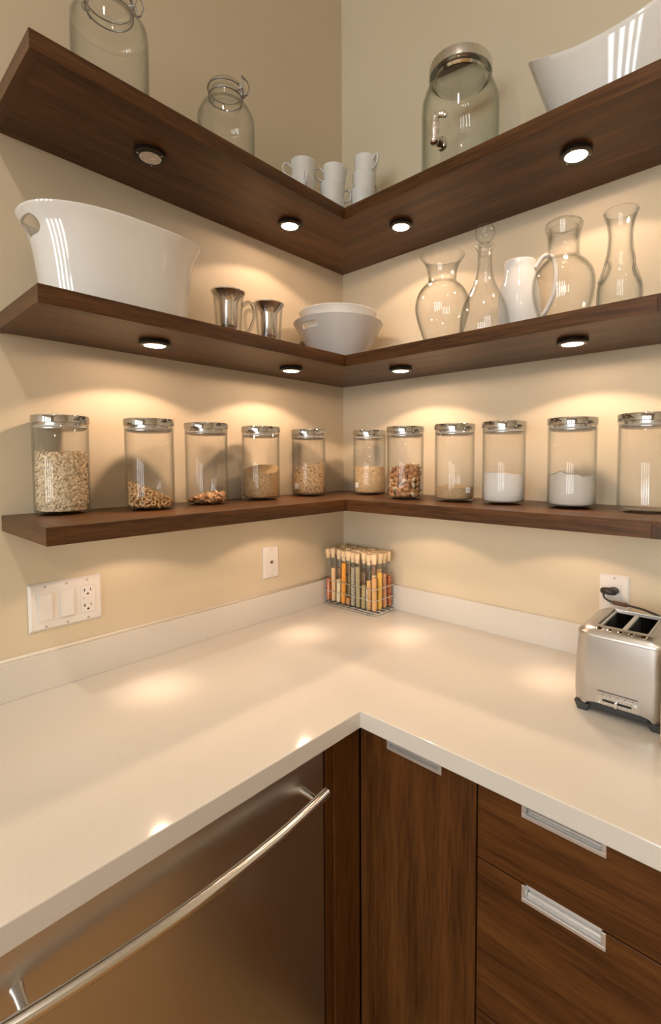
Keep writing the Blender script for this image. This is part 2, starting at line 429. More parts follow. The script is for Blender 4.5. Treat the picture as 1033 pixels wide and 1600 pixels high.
# ------------------------------------------------------------------ floating shelves
EB = 0.018
def shelf(zt, zb, label):
    t = thing('floating_shelf', label, 'shelf', (0, 0, zb)); h = zt-zb
    obj('panel', prism(NB(), [(0.0005, -0.0005), (0.0005, -SL+EB), (SD-EB, -SL+EB), (SD-EB, -SDR+EB)], 0.0016, h), 'walnut_y', t)
    obj('panel', prism(NB(), [(0.0005, -0.0005), (SD-EB, -SDR+EB), (SR-EB, -SDR+EB), (SR-EB, -0.0005)], 0.0016, h), 'walnut_x', t)
    obj('front_edging', prism(NB(), [(SD, -SL), (SD, -SDR), (SD-EB, -SDR+EB), (SD-EB, -SL+EB)], 0, h, 0.0007), 'walnut_y', t)
    obj('front_edging', prism(NB(), [(SD, -SDR), (SR-EB, -SDR), (SR-EB, -SDR+EB), (SD-EB, -SDR+EB)], 0, h, 0.0007), 'walnut_x', t)
    obj('end_edging', prism(NB(), [(SD, -SL), (SD-EB, -SL+EB), (0.0005, -SL+EB), (0.0005, -SL)], 0, h, 0.0007), 'walnut_x', t)
    obj('end_edging', prism(NB(), [(SR, -SDR), (SR, -0.0005), (SR-EB, -0.0005), (SR-EB, -SDR)], 0, h, 0.0007), 'walnut_y', t)
    return t
shelf(Z1T, Z1B, 'top dark walnut corner shelf carrying the cups and drink dispenser')
shelf(Z2T, Z2B, 'middle dark walnut corner shelf carrying the white tub and glass carafes')
shelf(Z3T, Z3B, 'lowest dark walnut corner shelf carrying the row of storage jars')

def puck(x, y, zb, on, label, lev=0):
    t = thing('puck_light', label, 'light', (x, y, zb), group='puck lights under the shelves')
    obj('housing', lathe(NB(), [(0.0, 0.0015), (0.034, 0.0015), (0.0355, -0.002), (0.0355, -0.007), (0.0335, -0.0095), (0.0262, -0.0105), (0.025, -0.0085), (0.0, -0.0085)], 40), 'bronze', t, 35)
    obj('lens', lathe(NB(), [(0.0, -0.0098), (0.0242, -0.0098), (0.0246, -0.0085), (0, -0.0085)], 32), 'lamp_lens' if on else 'lens_off', t)
    for k in range(3):
        a = 2*pi*k/3+0.5
        obj('screw', lathe(NB(), [(0, -0.0108), (0.0016, -0.0106), (0.0018, -0.0098), (0, -0.0098)], 10, (0.0297*cos(a), 0.0297*sin(a), 0)), 'wire_steel', t)
    if on:
        for nm, e, size, blend in (('wide_lamp', PUCK_WIDE[lev], 134, 0.14), ('glow_lamp', PUCK_GLOW[lev], 178, 0.1), ('narrow_lamp', PUCK_NARROW, 40, 1.0)):
            L = bpy.data.lights.new(nm, 'SPOT'); L.energy = e; L.color = PUCK_COL; L.spot_size = radians(size); L.spot_blend = blend; L.shadow_soft_size = 0.02
            lo = bpy.data.objects.new(nm, L); COL.objects.link(lo); lo.parent = t; lo.location = (0, 0, -0.0115)
PX = [(0.175, -0.847), (0.165, -0.412), (0.412, -0.183), (0.920, -0.191)]
WHERE = ['nearest the open end above the white tub', 'beside the corner over the tea mugs', 'beside the corner between bowl and vase', 'over the glass jug']
for i, (x, y) in enumerate(PX):
    puck(x, y, Z1B, i != 0, ('unlit' if i == 0 else 'lit')+' round puck light under the top shelf '+WHERE[i])
WHERE = ['between the oats and ring cereal jars', 'over the brown grain jar', 'over the jar of nuts', 'over the flour jar']
for i, (x, y) in enumerate(PX):
    puck(x, y, Z2B, True, 'lit round puck light under the middle shelf '+WHERE[i], 1)
WHERE = ['near the triple switch plate', 'near the phone socket plate', 'beside the spice rack', 'beside the toaster']
for i, (x, y) in enumerate([(0.200, -0.872), (0.200, -0.398), (0.436, -0.207), (0.900, -0.207)]):
    puck(x, y, Z3B, True, 'lit round puck light under the lowest shelf '+WHERE[i], 2)

# ------------------------------------------------------------------ base cabinets
FX, FY = 0.615, -0.6146        # front planes
KICK = 0.10
t = thing('dishwasher', 'brushed stainless steel dishwasher under the counter', 'dishwasher', (0, 0, 0))
obj('tub_body', box(NB(), (0.03, -1.325, KICK), (FX-0.03, -0.7266, CB-0.006)), 'dishwasher_shell', t)
obj('door_panel', box(NB(), (FX-0.029, -1.325, KICK+0.01), (FX, -0.7275, CB-0.007), 0.003, 2), 'stainless', t, 40)
obj('toe_kick', box(NB(), (0.5, -1.325, 0.001), (0.54, -0.7266, KICK)), 'dishwasher_shell', t)
pts = []
for i in range(25):
    s = -1+2*i/24
    pts.append((0.6545+0.0215*(1-s*s), -1.0225+0.2635*s, 0.8085))
hb = obj('handle', tube(NB(), pts, 0.0095, 20), 'steel_bar', t, 40)
for s in (-0.9, 0.9):
    y = -1.0225+0.2635*s
    obj('handle_post', tube(NB(), [(FX-0.002, y, 0.8085), (FX+0.012, y, 0.8085), (0.655, y, 0.8085)], [0.0085, 0.0065, 0.0065], 14), 'steel_bar', hb, 40)

t = thing('corner_cabinet', 'dark wooden corner base cabinet with one tall door beside the dishwasher', 'cabinet', (0, 0, 0))
obj('body', prism(NB(), [(0.02, -0.02), (0.02, -0.690), (FX-0.03, -0.690), (FX-0.03, FY+0.022), (0.898, FY+0.022), (0.898, -0.02)], KICK, CB-0.001), 'cabinet_wood_z', t)
obj('filler_panel', box(NB(), (FX-0.03, -0.696, KICK), (FX, FY-0.0015, CB-0.002), 0.0008, 1), 'cabinet_wood_z', t)
obj('side_strip', box(NB(), (0.02, -0.7185, KICK), (FX-0.006, -0.697, CB-0.002), 0.0008, 1), 'cabinet_wood_z', t)
obj('toe_kick', box(NB(), (0.56, -0.55, 0.001), (0.898, -0.5, KICK)), 'cabinet_wood_z', t)

def front(parent, name, x0, x1, z0, z1, hx0, hx1, hz0, mat):
    """cabinet front with a notch for the recessed pull; outline in x-z"""
    e = 0.0045
    poly = [(x0, z0), (x1, z0), (x1, z1), (hx1-e, z1), (hx1-e, hz0+e), (hx0+e, hz0+e), (hx0+e, z1), (x0, z1)]
    f = obj(name, prism(NB(), poly[::-1], FY, FY+0.021, 0.0008, 'y'), mat, parent)
    bm = NB(); w = 0.0068; d = FY-0.0016
    box(bm, (hx0, d, hz0), (hx1, FY+0.004, hz0+w), 0.0006, 1)
    box(bm, (hx0, d, hz0+w), (hx0+w, FY+0.004, z1-0.0005), 0.0006, 1); box(bm, (hx1-w, d, hz0+w), (hx1, FY+0.004, z1-0.0005), 0.0006, 1)
    hnd = obj('recessed_pull', bm, 'aluminium_flange', f); hnd['label'] = 'recessed aluminium pull'
    bm = NB()
    box(bm, (hx0+w, FY+0.015, hz0+w), (hx1-w, FY+0.017, z1-0.0005)); box(bm, (hx0+w, FY+0.004, hz0+w-0.002), (hx1-w, FY+0.015, hz0+w), 0)
    box(bm, (hx0+w-0.002, FY+0.004, hz0+w), (hx0+w, FY+0.015, z1-0.0005)); box(bm, (hx1-w, FY+0.004, hz0+w), (hx1-w+0.002, FY+0.015, z1-0.0005))
    box(bm, (hx0+w, FY+0.009, hz0+w), (hx1-w, FY+0.015, hz0+w+0.005), 0.001, 1)
    obj('pull_tray', bm, 'aluminium', f)
    return f
front(t, 'door', 0.6185, 0.8985, KICK, CB-0.004, 0.6915, 0.8247, 0.8455, 'cabinet_wood_z')
t = thing('drawer_cabinet', 'dark wooden base cabinet with three wide drawers below the toaster', 'cabinet', (0, 0, 0))
obj('body', box(NB(), (0.9025, FY+0.022, KICK), (1.70, -0.02, CB-0.001)), 'cabinet_wood_z', t)
obj('toe_kick', box(NB(), (0.9025, -0.55, 0.001), (1.70, -0.5, KICK)), 'cabinet_wood_z', t)
X0, X1 = 0.902, 1.50
front(t, 'drawer', X0, X1, 0.7262, CB-0.004, 0.9835, 1.117, 0.8432, 'cabinet_wood_x')
front(t, 'drawer', X0, X1, 0.4325, 0.7236, 0.9855, 1.119, 0.6935, 'cabinet_wood_x')
front(t, 'drawer', X0, X1, 0.105, 0.4300, 0.9855, 1.119, 0.3999, 'cabinet_wood_x')
obj('end_panel', box(NB(), (1.5025, FY, 0.002), (1.70, FY+0.021, CB-0.004)), 'cabinet_wood_z', t)

t = thing('end_cabinet', 'dark wooden base cabinet on the far side of the dishwasher', 'cabinet', (0, 0, 0))
obj('body', box(NB(), (0.02, -1.885, KICK), (FX-0.022, -1.328, CB-0.001)), 'cabinet_wood_z', t)
obj('door', box(NB(), (FX-0.021, -1.885, KICK), (FX, -1.328, CB-0.004), 0.0008, 1), 'cabinet_wood_z', t)
obj('side_panel', box(NB(), (0.02, -1.899, 0.002), (FX, -1.886, CB-0.001)), 'cabinet_wood_z', t)
obj('toe_kick', box(NB(), (0.5, -1.885, 0.001), (0.54, -1.328, KICK)), 'cabinet_wood_z', t)

# ------------------------------------------------------------------ wall plates
def plate_local(parent, w, h, mat='plate_plastic'):
    """bevelled cover plate in local x-z, facing -y"""
    rings = [rr for rr in ([(x, 0.0, z) for x, z in ((-w/2, -h/2), (w/2, -h/2), (w/2, h/2), (-w/2, h/2))],
             [(x, -0.002, z) for x, z in ((-w/2, -h/2), (w/2, -h/2), (w/2, h/2), (-w/2, h/2))],
             [(x, -0.0055, z) for x, z in ((-w/2+.005, -h/2+.005), (w/2-.005, -h/2+.005), (w/2-.005, h/2-.005), (-w/2+.005, h/2-.005))])]
    bm = NB(); loft(bm, rings); return obj('cover_plate', bm, mat, parent)
def screw(parent, x, z, rot=0.5, r=0.0032):
    s = obj('screw', lathe(NB(), [(0, 0.0012), (r*0.8, 0.0010), (r, 0), (0, 0)], 14), 'screw_paint', parent)
    s.rotation_euler = (radians(90), 0, 0); s.location = (x, -0.0055, z)
    b = obj('slot', box(NB(), (-r*0.85, -0.0003, 0.0010), (r*0.85, 0.0003, 0.0014)), 'slot_black', s); b.rotation_euler = (0, 0, rot)
H = 0.1125
t = thing('switch_plate', 'white triple wall plate with two rocker switches and an outlet', 'switch', (0.0005, -0.9985, 1.1120), pi/2)
plate_local(t, 0.161, H)
for k, x in enumerate((-0.0465, 0.0)):
    fr = obj('rocker_frame', box(NB(), (x-0.0165, -0.0075, -0.0335), (x+0.0165, -0.0052, 0.0335), 0.0007, 1), 'switch_plastic', t)
    bm = NB(); w, h = 0.0135, 0.0305
    up = 1 if k == 0 else -1
    prism(bm, [(-0.0075, -h), (-0.0075 - (0.0045 if up < 0 else 0.0012), -h), (-0.0092, 0.0), (-0.0075-(0.0045 if up > 0 else 0.0012), h), (-0.0075, h)], x-w, x+w, 0.0004, 'x')
    obj('rocker', bm, 'switch_plastic', fr)
x = 0.0465
fr = obj('outlet_face', box(NB(), (x-0.0165, -0.0078, -0.0335), (x+0.0165, -0.0052, 0.0335), 0.0008, 1), 'switch_plastic', t)
for z in (0.019, -0.019):
    bm = NB(); box(bm, (x-0.0085, -0.0082, z), (x-0.0068, -0.0076, z+0.008)); box(bm, (x-0.0115, -0.0082, z+0.0032), (x-0.0085, -0.0076, z+0.0048)); obj('slot', bm, 'slot_black', fr)
    obj('slot', box(NB(), (x+0.0052, -0.0082, z+0.001), (x+0.0070, -0.0076, z+0.0075)), 'slot_black', fr)
    g = obj('slot', lathe(NB(), [(0, 0.0006), (0.0026, 0.0006), (0.0026, 0), (0, 0)], 14), 'slot_black', fr); g.rotation_euler = (radians(90), 0, 0); g.location = (x-0.0005, -0.0076, z-0.006)
obj('test_button', box(NB(), (x-0.006, -0.0086, 0.0008), (x+0.008, -0.0076, 0.0045), 0.0003, 1), 'switch_plastic', fr)
obj('reset_button', box(NB(), (x-0.006, -0.0086, -0.0052), (x+0.008, -0.0076, -0.0015), 0.0003, 1), 'switch_plastic', fr)
obj('indicator', box(NB(), (x-0.0105, -0.0082, 0.0005), (x-0.0092, -0.0076, 0.004)), 'slot_black', fr)
for i, x in enumerate((-0.0465, 0, 0.0465)):
    screw(t, x, 0.0475, (-0.5, 0.6, -0.9)[i]); screw(t, x, -0.0475, (0.1, -0.9, 0.7)[i])

t = thing('phone_socket', 'small white wall plate with a single phone jack', 'socket', (0.0005, -0.369, 1.1085), pi/2)
plate_local(t, 0.0665, 0.1085)
obj('insert', box(NB(), (-0.0165, -0.0064, -0.0335), (0.0165, -0.0052, 0.0335), 0.0004, 1), 'plate_plastic', t)
bm = NB(); box(bm, (-0.0055, -0.0070, -0.002), (0.0055, -0.0062, 0.0055)); box(bm, (-0.003, -0.0070, -0.0045), (0.003, -0.0062, -0.002)); obj('jack', bm, 'cord_brown', t)
screw(t, 0, 0.042, 0.4, 0.0022); screw(t, 0, -0.042, 0.4, 0.0022)

t = thing('wall_outlet', 'white wall outlet plate behind the toaster', 'outlet', (0.9785, -0.0005, 1.0945), 0)
plate_local(t, 0.072, 0.1125)
obj('outlet_face', box(NB(), (-0.0165, -0.0078, -0.0335), (0.0165, -0.0052, 0.0335), 0.0008, 1), 'switch_plastic', t)
for x in (-0.0062, 0.0062): obj('slot', box(NB(), (x-0.0009, -0.0082, -0.0215), (x+0.0009, -0.0076, -0.0115)), 'slot_black', t)
screw(t, 0, 0.0475, 0.6)

# ------------------------------------------------------------------ storage jars and what is in them
JR, JH = 0.0568, 0.205
def jar(x, y, label, sticker=None):
    t = thing('storage_jar', label, 'jar', (x, y, Z3T), group='glass storage jars with steel lids')
    R = JR; w = 0.0026
    prof = [(0, 0.0), (R-0.012, 0.0), (R-0.004, 0.003), (R-0.0008, 0.008), (R, 0.014), (R, JH-0.003), (R-w/2, JH-0.001), (R-w, JH-0.003), (R-w, 0.015), (R-w-0.001, 0.0105), (R-0.009, 0.0065), (0, 0.0055)]
    obj('glass_body', lathe(NB(), prof, 64), 'jar_glass', t, 40)
    ld = obj('lid', lathe(NB(), [(0, JH+0.018), (R-0.002, JH+0.018), (R+0.0010, JH+0.0172), (R+0.0016, JH+0.015), (R+0.0016, JH+0.0015), (R+0.0006, JH+0.0006), (R-0.010, JH+0.0006), (0, JH+0.0006)], 64), 'lid_steel', t, 40)
    obj('neck', lathe(NB(), [(0, JH+0.0006), (R-0.0125, JH+0.0006), (R-0.0125, JH-0.0045), (R-0.0055, JH-0.0048), (R-0.0055, JH-0.0118), (R-0.009, JH-0.0135), (R-0.014, JH-0.015), (0, JH-0.015)], 56), 'satin_steel', ld, 35)
    obj('gasket', lathe(NB(), [(R-0.0055, JH-0.0055), (R-0.0030, JH-0.0065), (R-0.0028, JH-0.0085), (R-0.0055, JH-0.0105)], 56, close=True), 'gasket', ld, 40)
    if sticker:
        a, z = sticker
        for dz in (0.0, 0.0088):
            bm = NB(); r2 = R+0.00035; s = 0.0090/R
            rr = [[(r*cos(a-s+2*s*k/6), r*sin(a-s+2*s*k/6), z+dz+zz) for k in range(7)] for r, zz in ((R+0.0001, 0), (r2, 0), (r2, 0.0078), (R+0.0001, 0.0078))]
            for A, B in zip(rr, rr[1:]+rr[:1]):
                pass
            V = [[bm.verts.new(p) for p in q] for q in rr]
            for A, B in zip(V, V[1:]+V[:1]):
                for k in range(6): bm.faces.new((A[k], A[k+1], B[k+1], B[k]))
            obj('sticker', bm, 'label_paper', t)
    return t
def camdir(x, y, off=0.0):
    """angle from a point towards the camera, turned by off degrees (positive: to the picture's right)"""
    return atan2(CAM['loc'][1]-y, CAM['loc'][0]-x)+radians(off)
JIN = JR-0.0031
def fill(name, x, y, hfun, mat, label, cat, group='dry goods in the jars'):
    """a level or heaped powder inside a jar: side, floor and top surface"""
    bm = NB(); seg, nr = 56, 12; zb = 0.0068
    side = []
    for r, z in ((JIN-0.009, zb), (JIN-0.0035, zb+0.0025), (JIN-0.0006, zb+0.0065)):
        side.append([bm.verts.new((r*cos(2*pi*i/seg), r*sin(2*pi*i/seg), z)) for i in range(seg)])
    bm.faces.new(side[0][::-1])
    top = []
    for k in range(nr+1):
        r = JIN*(1-k/nr)
        if k == nr: top.append([bm.verts.new((0, 0, hfun(0, 0)))])
        else: top.append([bm.verts.new((r*cos(2*pi*i/seg), r*sin(2*pi*i/seg), hfun(r*cos(2*pi*i/seg), r*sin(2*pi*i/seg)))) for i in range(seg)])
    mids = []
    for f in (0.33, 0.66):
        mids.append([bm.verts.new((JIN*cos(2*pi*i/seg), JIN*sin(2*pi*i/seg), (zb+0.0065)*(1-f)+f*top[0][i].co.z)) for i in range(seg)])
    rings = side+mids+top
    for A, B in zip(rings[:-1], rings[1:]):
        for i in range(seg):
            j = (i+1) % seg
            if len(B) == 1: bm.faces.new((A[i], A[j], B[0]))
            else: bm.faces.new((A[i], A[j], B[j], B[i]))
    o = obj(name, bm, mat, smooth=50); o.location = (x, y, Z3T)
    return tag(o, label, cat, group, 'stuff')
def slope(base, a, gx, wob=0.0, seed=0):
    rnd = random.Random(seed); ph = [rnd.uniform(0, 6.28) for _ in range(6)]
    def h(px, py):
        d = px*cos(a)+py*sin(a); e = -px*sin(a)+py*cos(a)
        return base+gx*d+wob*(sin(d*70+ph[0])*0.5+sin(e*90+ph[1])*0.4+sin((d+e)*160+ph[2])*0.25)
    return h
def disperse(hfun, sp, seed, limit, zb=0.007, rin=None):
    """points of a heap inside the jar, no two closer than sp"""
    rnd = random.Random(seed); rin = rin or (JIN-sp*0.48); pts = []; grid = {}
    tries = 0
    while tries < 60000 and len(pts) < limit:
        tries += 1
        a = rnd.uniform(0, 2*pi); r = rin*sqrt(rnd.random()); px, py = r*cos(a), r*sin(a)
        z = rnd.uniform(zb+sp*0.42, max(hfun(px, py), zb+sp*0.43))
        key = (int(px//sp), int(py//sp), int(z//sp)); ok = True
        for i in (-1, 0, 1):
            for j in (-1, 0, 1):
                for k in (-1, 0, 1):
                    for q in grid.get((key[0]+i, key[1]+j, key[2]+k), ()):
                        if (q[0]-px)**2+(q[1]-py)**2+(q[2]-z)**2 < sp*sp: ok = False
        if ok: pts.append((px, py, z)); grid.setdefault(key, []).append((px, py, z))
    return pts
def scatter(name, meshes, pts, x, y, label, cat, group, seed, upright=False, tilt=1.0):
    rnd = random.Random(seed)
    for p in pts:
        o = bpy.data.objects.new(name, rnd.choice(meshes)); COL.objects.link(o)
        o.location = (x+p[0], y+p[1], Z3T+p[2])
        a = atan2(p[1], p[0])
        o.rotation_euler = (rnd.uniform(-pi, pi)*tilt, rnd.uniform(-pi, pi)*tilt, rnd.uniform(-pi, pi))
        tag(o, label, cat, group)
def mesh_only(name, bm, mat, smooth=True):
    o = obj(name, bm, mat, smooth=smooth); me = o.data; bpy.data.objects.remove(o); return me

# --- oats
jar(0.0625, -1.0185, 'clear steel-lidded jar of rolled oats on the open end of the lowest shelf')
def oats(x, y):
    rnd = random.Random(4); verts = []; faces = []
    h = slope(0.137, 0, 0, 0.0035, 8)
    def add(p, nrm, R):
        n_ = Vector(nrm)+Vector((rnd.uniform(-1, 1), rnd.uniform(-1, 1), rnd.uniform(-1, 1)))*0.62; n_.normalize()
        u = n_.orthogonal().normalized(); v = n_.cross(u); rot = rnd.uniform(0, pi)
        u, v = u*cos(rot)+v*sin(rot), v*cos(rot)-u*sin(rot); i0 = len(verts)
        e = rnd.uniform(0.68, 1.0); c = Vector(p)
        for k in range(6):
            verts.append(c+u*R*cos(k*pi/3)+v*R*e*sin(k*pi/3)+n_*(0.0004*(k % 2)))
        verts.append(c+n_*0.0009); verts.append(c-n_*0.0006)
        for k in range(6):
            faces.append((i0+k, i0+(k+1) % 6, i0+6)); faces.append((i0+(k+1) % 6, i0+k, i0+7))
    for i in range(5200):
        a = rnd.uniform(0, 2*pi); r = JIN-rnd.uniform(0.0016, 0.0056); px, py = r*cos(a), r*sin(a)
        z = rnd.uniform(0.011, h(px, py))
        if z < 0.02: px *= 0.94; py *= 0.94
        add((px, py, z), (cos(a), sin(a), 0), rnd.uniform(0.0028, 0.0042))
    for i in range(900):
        a = rnd.uniform(0, 2*pi); r = (JIN-0.004)*sqrt(rnd.random()); px, py = r*cos(a), r*sin(a)
        add((px, py, h(px, py)+rnd.uniform(-0.002, 0.003)), (0, 0, 1), rnd.uniform(0.003, 0.0045))
    for v in verts:
        q = hypot(v.x, v.y)
        if q > JIN-0.0008: v.x *= (JIN-0.0008)/q; v.y *= (JIN-0.0008)/q
    i0 = len(verts); sg = 32; rr = JIN-0.0064
    for z in (0.009, 0.132):
        for k in range(sg): verts.append(Vector((rr*cos(2*pi*k/sg), rr*sin(2*pi*k/sg), z)))
    for k in range(sg): faces.append((i0+k, i0+(k+1) % sg, i0+sg+(k+1) % sg, i0+sg+k))
    faces.append(tuple(i0+sg+k for k in range(sg))); faces.append(tuple(i0+sg-1-k for k in range(sg)))
    core = len(faces)-sg-2
    me = bpy.data.meshes.new('rolled_oats'); me.from_pydata(verts, [], faces); me.materials.append(MATS['oat_flake']); me.materials.append(MATS['oat_core'])
    for p in me.polygons[core:]: p.material_index = 1
    o = bpy.data.objects.new('rolled_oats', me); COL.objects.link(o); o.location = (x, y, Z3T)
    tag(o, 'pale rolled oats filling a jar to two thirds', 'oats', 'dry goods in the jars', 'stuff')
oats(0.0625, -1.0185)

# --- ring cereal
J2 = (0.1213, -0.8397)
jar(*J2, 'clear jar holding a sloping heap of ring cereal, steel lid')
ring_meshes = []
for k in range(3):
    bm = NB(); R = 0.0046+0.0004*k; tube(bm, ring_pts((0, 0, 0), R, 12), 0.0021, 6, closed=True, flat=1.15)
    ring_meshes.append(mesh_only('cereal_ring', bm, 'oat_ring'))
hs = slope(0.045, camdir(*J2, -90), 0.46, 0.0)
hring = lambda px, py: max(hs(px, py), 0.016)
scatter('cereal_ring', ring_meshes, disperse(hring, 0.0088, 3, 299, rin=JIN-0.0068), J2[0], J2[1], 'small golden oat ring in a heap of ring cereal', 'cereal', 'oat rings in the jar', 5)
# --- flakes
J3 = (0.1022, -0.6694)
jar(*J3, 'clear jar with a shallow layer of cereal flakes, steel lid')
fl_meshes = []
for k in range(4):
    rnd = random.Random(20+k); bm = NB(); R = 0.0090+0.001*k; ph = rnd.uniform(0, 6)
    def fz(px, py, s): return 0.0022*sin(px*260+ph)+0.0022*cos(py*230+ph)+s
    rings = []
    for s in (0.0006, -0.0006):
        for fr in ((0.35, 0.7, 1.0) if s > 0 else (1.0, 0.7, 0.35)):
            rings.append([(R*fr*(1+0.14*sin(3*i*pi/6+ph))*cos(i*pi/6), 0.75*R*fr*(1+0.14*sin(2*i*pi/6+ph))*sin(i*pi/6), fz(R*fr*cos(i*pi/6), R*fr*sin(i*pi/6), s)) for i in range(12)])
    loft(bm, rings); fl_meshes.append(mesh_only('cereal_flake', bm, 'cereal_flake'))
hs3 = slope(0.024, camdir(*J3, 90), 0.16, 0.0)
pts3 = disperse(lambda px, py: max(hs3(px, py), 0.012), 0.0078, 9, 130, rin=JIN-0.0115)
scatter('cereal_flake', fl_meshes, pts3, J3[0], J3[1], 'curled orange-tan cereal flake at the bottom of a jar', 'cereal', 'cereal flakes in the jar', 6, tilt=0.22)
# --- grains
J4 = (0.0970, -0.4784); jar(*J4, 'clear jar over half full of brown rice, steel lid')
b4 = slope(0.098, camdir(*J4, 0), -0.02, 0.0006, 2); a4 = camdir(*J4, 0)
def h4(px, py):
    d = px*cos(a4)+py*sin(a4); e = -px*sin(a4)+py*cos(a4)
    return 0.094+0.012*math.exp(-((d+0.02)**2+(e-0.045)**2)/0.0009)-0.25*d*0.5+0.006*cos(e*45)-0.012*max(0, d/JIN)**2
fill('brown_rice', *J4, h4, 'brown_grain', 'brown rice grains heaped in a jar', 'rice')
J5 = (0.0918, -0.2728); jar(*J5, 'clear jar half full of speckled tan grain, steel lid, white sticker', (camdir(0.0918, -0.2728, -47), 0.026))
fill('speckled_grain', *J5, slope(0.104, camdir(*J5, 90), 0.19, 0.0008, 3), 'speckled_grain', 'tan grain with dark specks, sloping in a jar', 'grain')
J6 = (0.216, -0.0984); jar(*J6, 'clear jar half full of pale barley beside the corner, steel lid, white sticker', (camdir(0.216, -0.0984, -50), 0.026))
fill('pale_barley', *J6, slope(0.097, camdir(*J6, 90), -0.03, 0.0015, 5), 'pale_grain', 'pale orange barley grains in a jar beside the corner', 'grain')
# --- nuts
J7 = (0.4184, -0.1674); jar(*J7, 'clear jar of mixed nuts with a steel lid and a white sticker', (camdir(0.4184, -0.1674, 62), 0.032))
nut_meshes = []
for k, (L, Wd, Hh, mt) in enumerate(((0.0122, 0.0078, 0.0058, 'almond_skin'), (0.0130, 0.0074, 0.0056, 'almond_skin'), (0.0118, 0.0082, 0.0060, 'almond_skin'), (0.0084, 0.0080, 0.0078, 'hazelnut_skin'), (0.0105, 0.0064, 0.0060, 'cashew_pale'))):
    bm = NB(); rings = []
    n_ = 7
    for i in range(1, n_):
        t_ = i/n_; xx = -L+2*L*t_
        w_ = sin(pi*t_)**0.75*(1-0.28*(t_-0.5)) if mt == 'almond_skin' else sin(pi*t_)**0.55
        bend = 0.004*(1-(2*t_-1)**2) if mt == 'cashew_pale' else 0.0
        rings.append([(xx, Wd*w_*cos(2*pi*j/9)+bend, Hh*w_*sin(2*pi*j/9)) for j in range(9)])
    V = loft(bm, rings, False, False)
    a_ = bm.verts.new((-L, 0, 0)); b_ = bm.verts.new((L, 0, 0))
    for j in range(9):
        bm.faces.new((V[0][(j+1) % 9], V[0][j], a_)); bm.faces.new((V[-1][j], V[-1][(j+1) % 9], b_))
    nut_meshes.append(mesh_only('nut', bm, mt))
h7 = slope(0.096, camdir(*J7, 90), 0.12, 0.002, 7)
pts7 = disperse(h7, 0.0124, 12, 298, rin=JIN-0.0075)
rnd = random.Random(33)
for p in pts7:
    k = rnd.choice((0, 0, 1, 1, 2, 2, 0, 1, 3, 4, 4))
    nm, lb = (('almond', 'brown almond in the jar of mixed nuts') if k < 3 else (('hazelnut', 'round dark hazelnut in the jar of mixed nuts') if k == 3 else ('cashew', 'pale curved nut in the jar of mixed nuts')))
    o = bpy.data.objects.new(nm, nut_meshes[k]); COL.objects.link(o); o.location = (J7[0]+p[0], J7[1]+p[1], Z3T+p[2])
    rr = hypot(p[0], p[1])
    # against the glass a nut lies along the wall
    if rr > JIN-0.022:
        a = atan2(p[1], p[0]); tang = Vector((-sin(a), cos(a), 0)); upv = Vector((0, 0, 1)); q = rnd.uniform(-1.5, 1.5)
        ax = tang*cos(q)+upv*sin(q); nz = Vector((cos(a), sin(a), 0)); ay = nz.cross(ax)
        o.rotation_euler = Matrix((ax, ay, nz)).transposed().to_euler()
    else:
        o.rotation_euler = (rnd.uniform(-pi, pi), rnd.uniform(-pi, pi), rnd.uniform(-pi, pi))
    tag(o, lb, 'nut', 'nuts in the jar')
# --- powders
J8 = (0.5864, -0.1570); jar(*J8, 'clear jar with a shallow fill of tan raw sugar, steel lid, white sticker', (camdir(0.5864, -0.1570, 42), 0.027))
fill('raw_sugar', *J8, lambda px, py: 0.041+0.008*(1-(px*px+py*py)/JIN**2)+0.02*(px*cos(camdir(*J8, 90))+py*sin(camdir(*J8, 90))), 'sand_sugar', 'tan raw sugar mounded in the bottom of a jar', 'sugar')
J9 = (0.7322, -0.1472); jar(*J9, 'clear jar half full of bright white sugar, steel lid')
fill('white_sugar', *J9, slope(0.083, camdir(*J9, 90), -0.06, 0.0022, 11), 'sugar_white', 'bright white sugar filling a jar to mid height', 'sugar')
J10 = (0.9072, -0.1400); jar(*J10, 'clear jar of off-white flour with dusty glass, steel lid')
def h10(px, py):
    a = camdir(*J10, 90); d = px*cos(a)+py*sin(a); e = -px*sin(a)+py*cos(a)
    return 0.082-0.05*d+0.006*math.exp(-((d+0.018)**2)/0.0003)+0.0022*sin(d*170)+0.0015*sin(d*330+1+e*90)
fill('flour', *J10, h10, 'flour_white', 'off-white flour with a ragged top in a jar', 'flour')
J11 = (1.0700, -0.1480); jar(*J11, 'empty clear jar with a steel lid beside the flour jar')

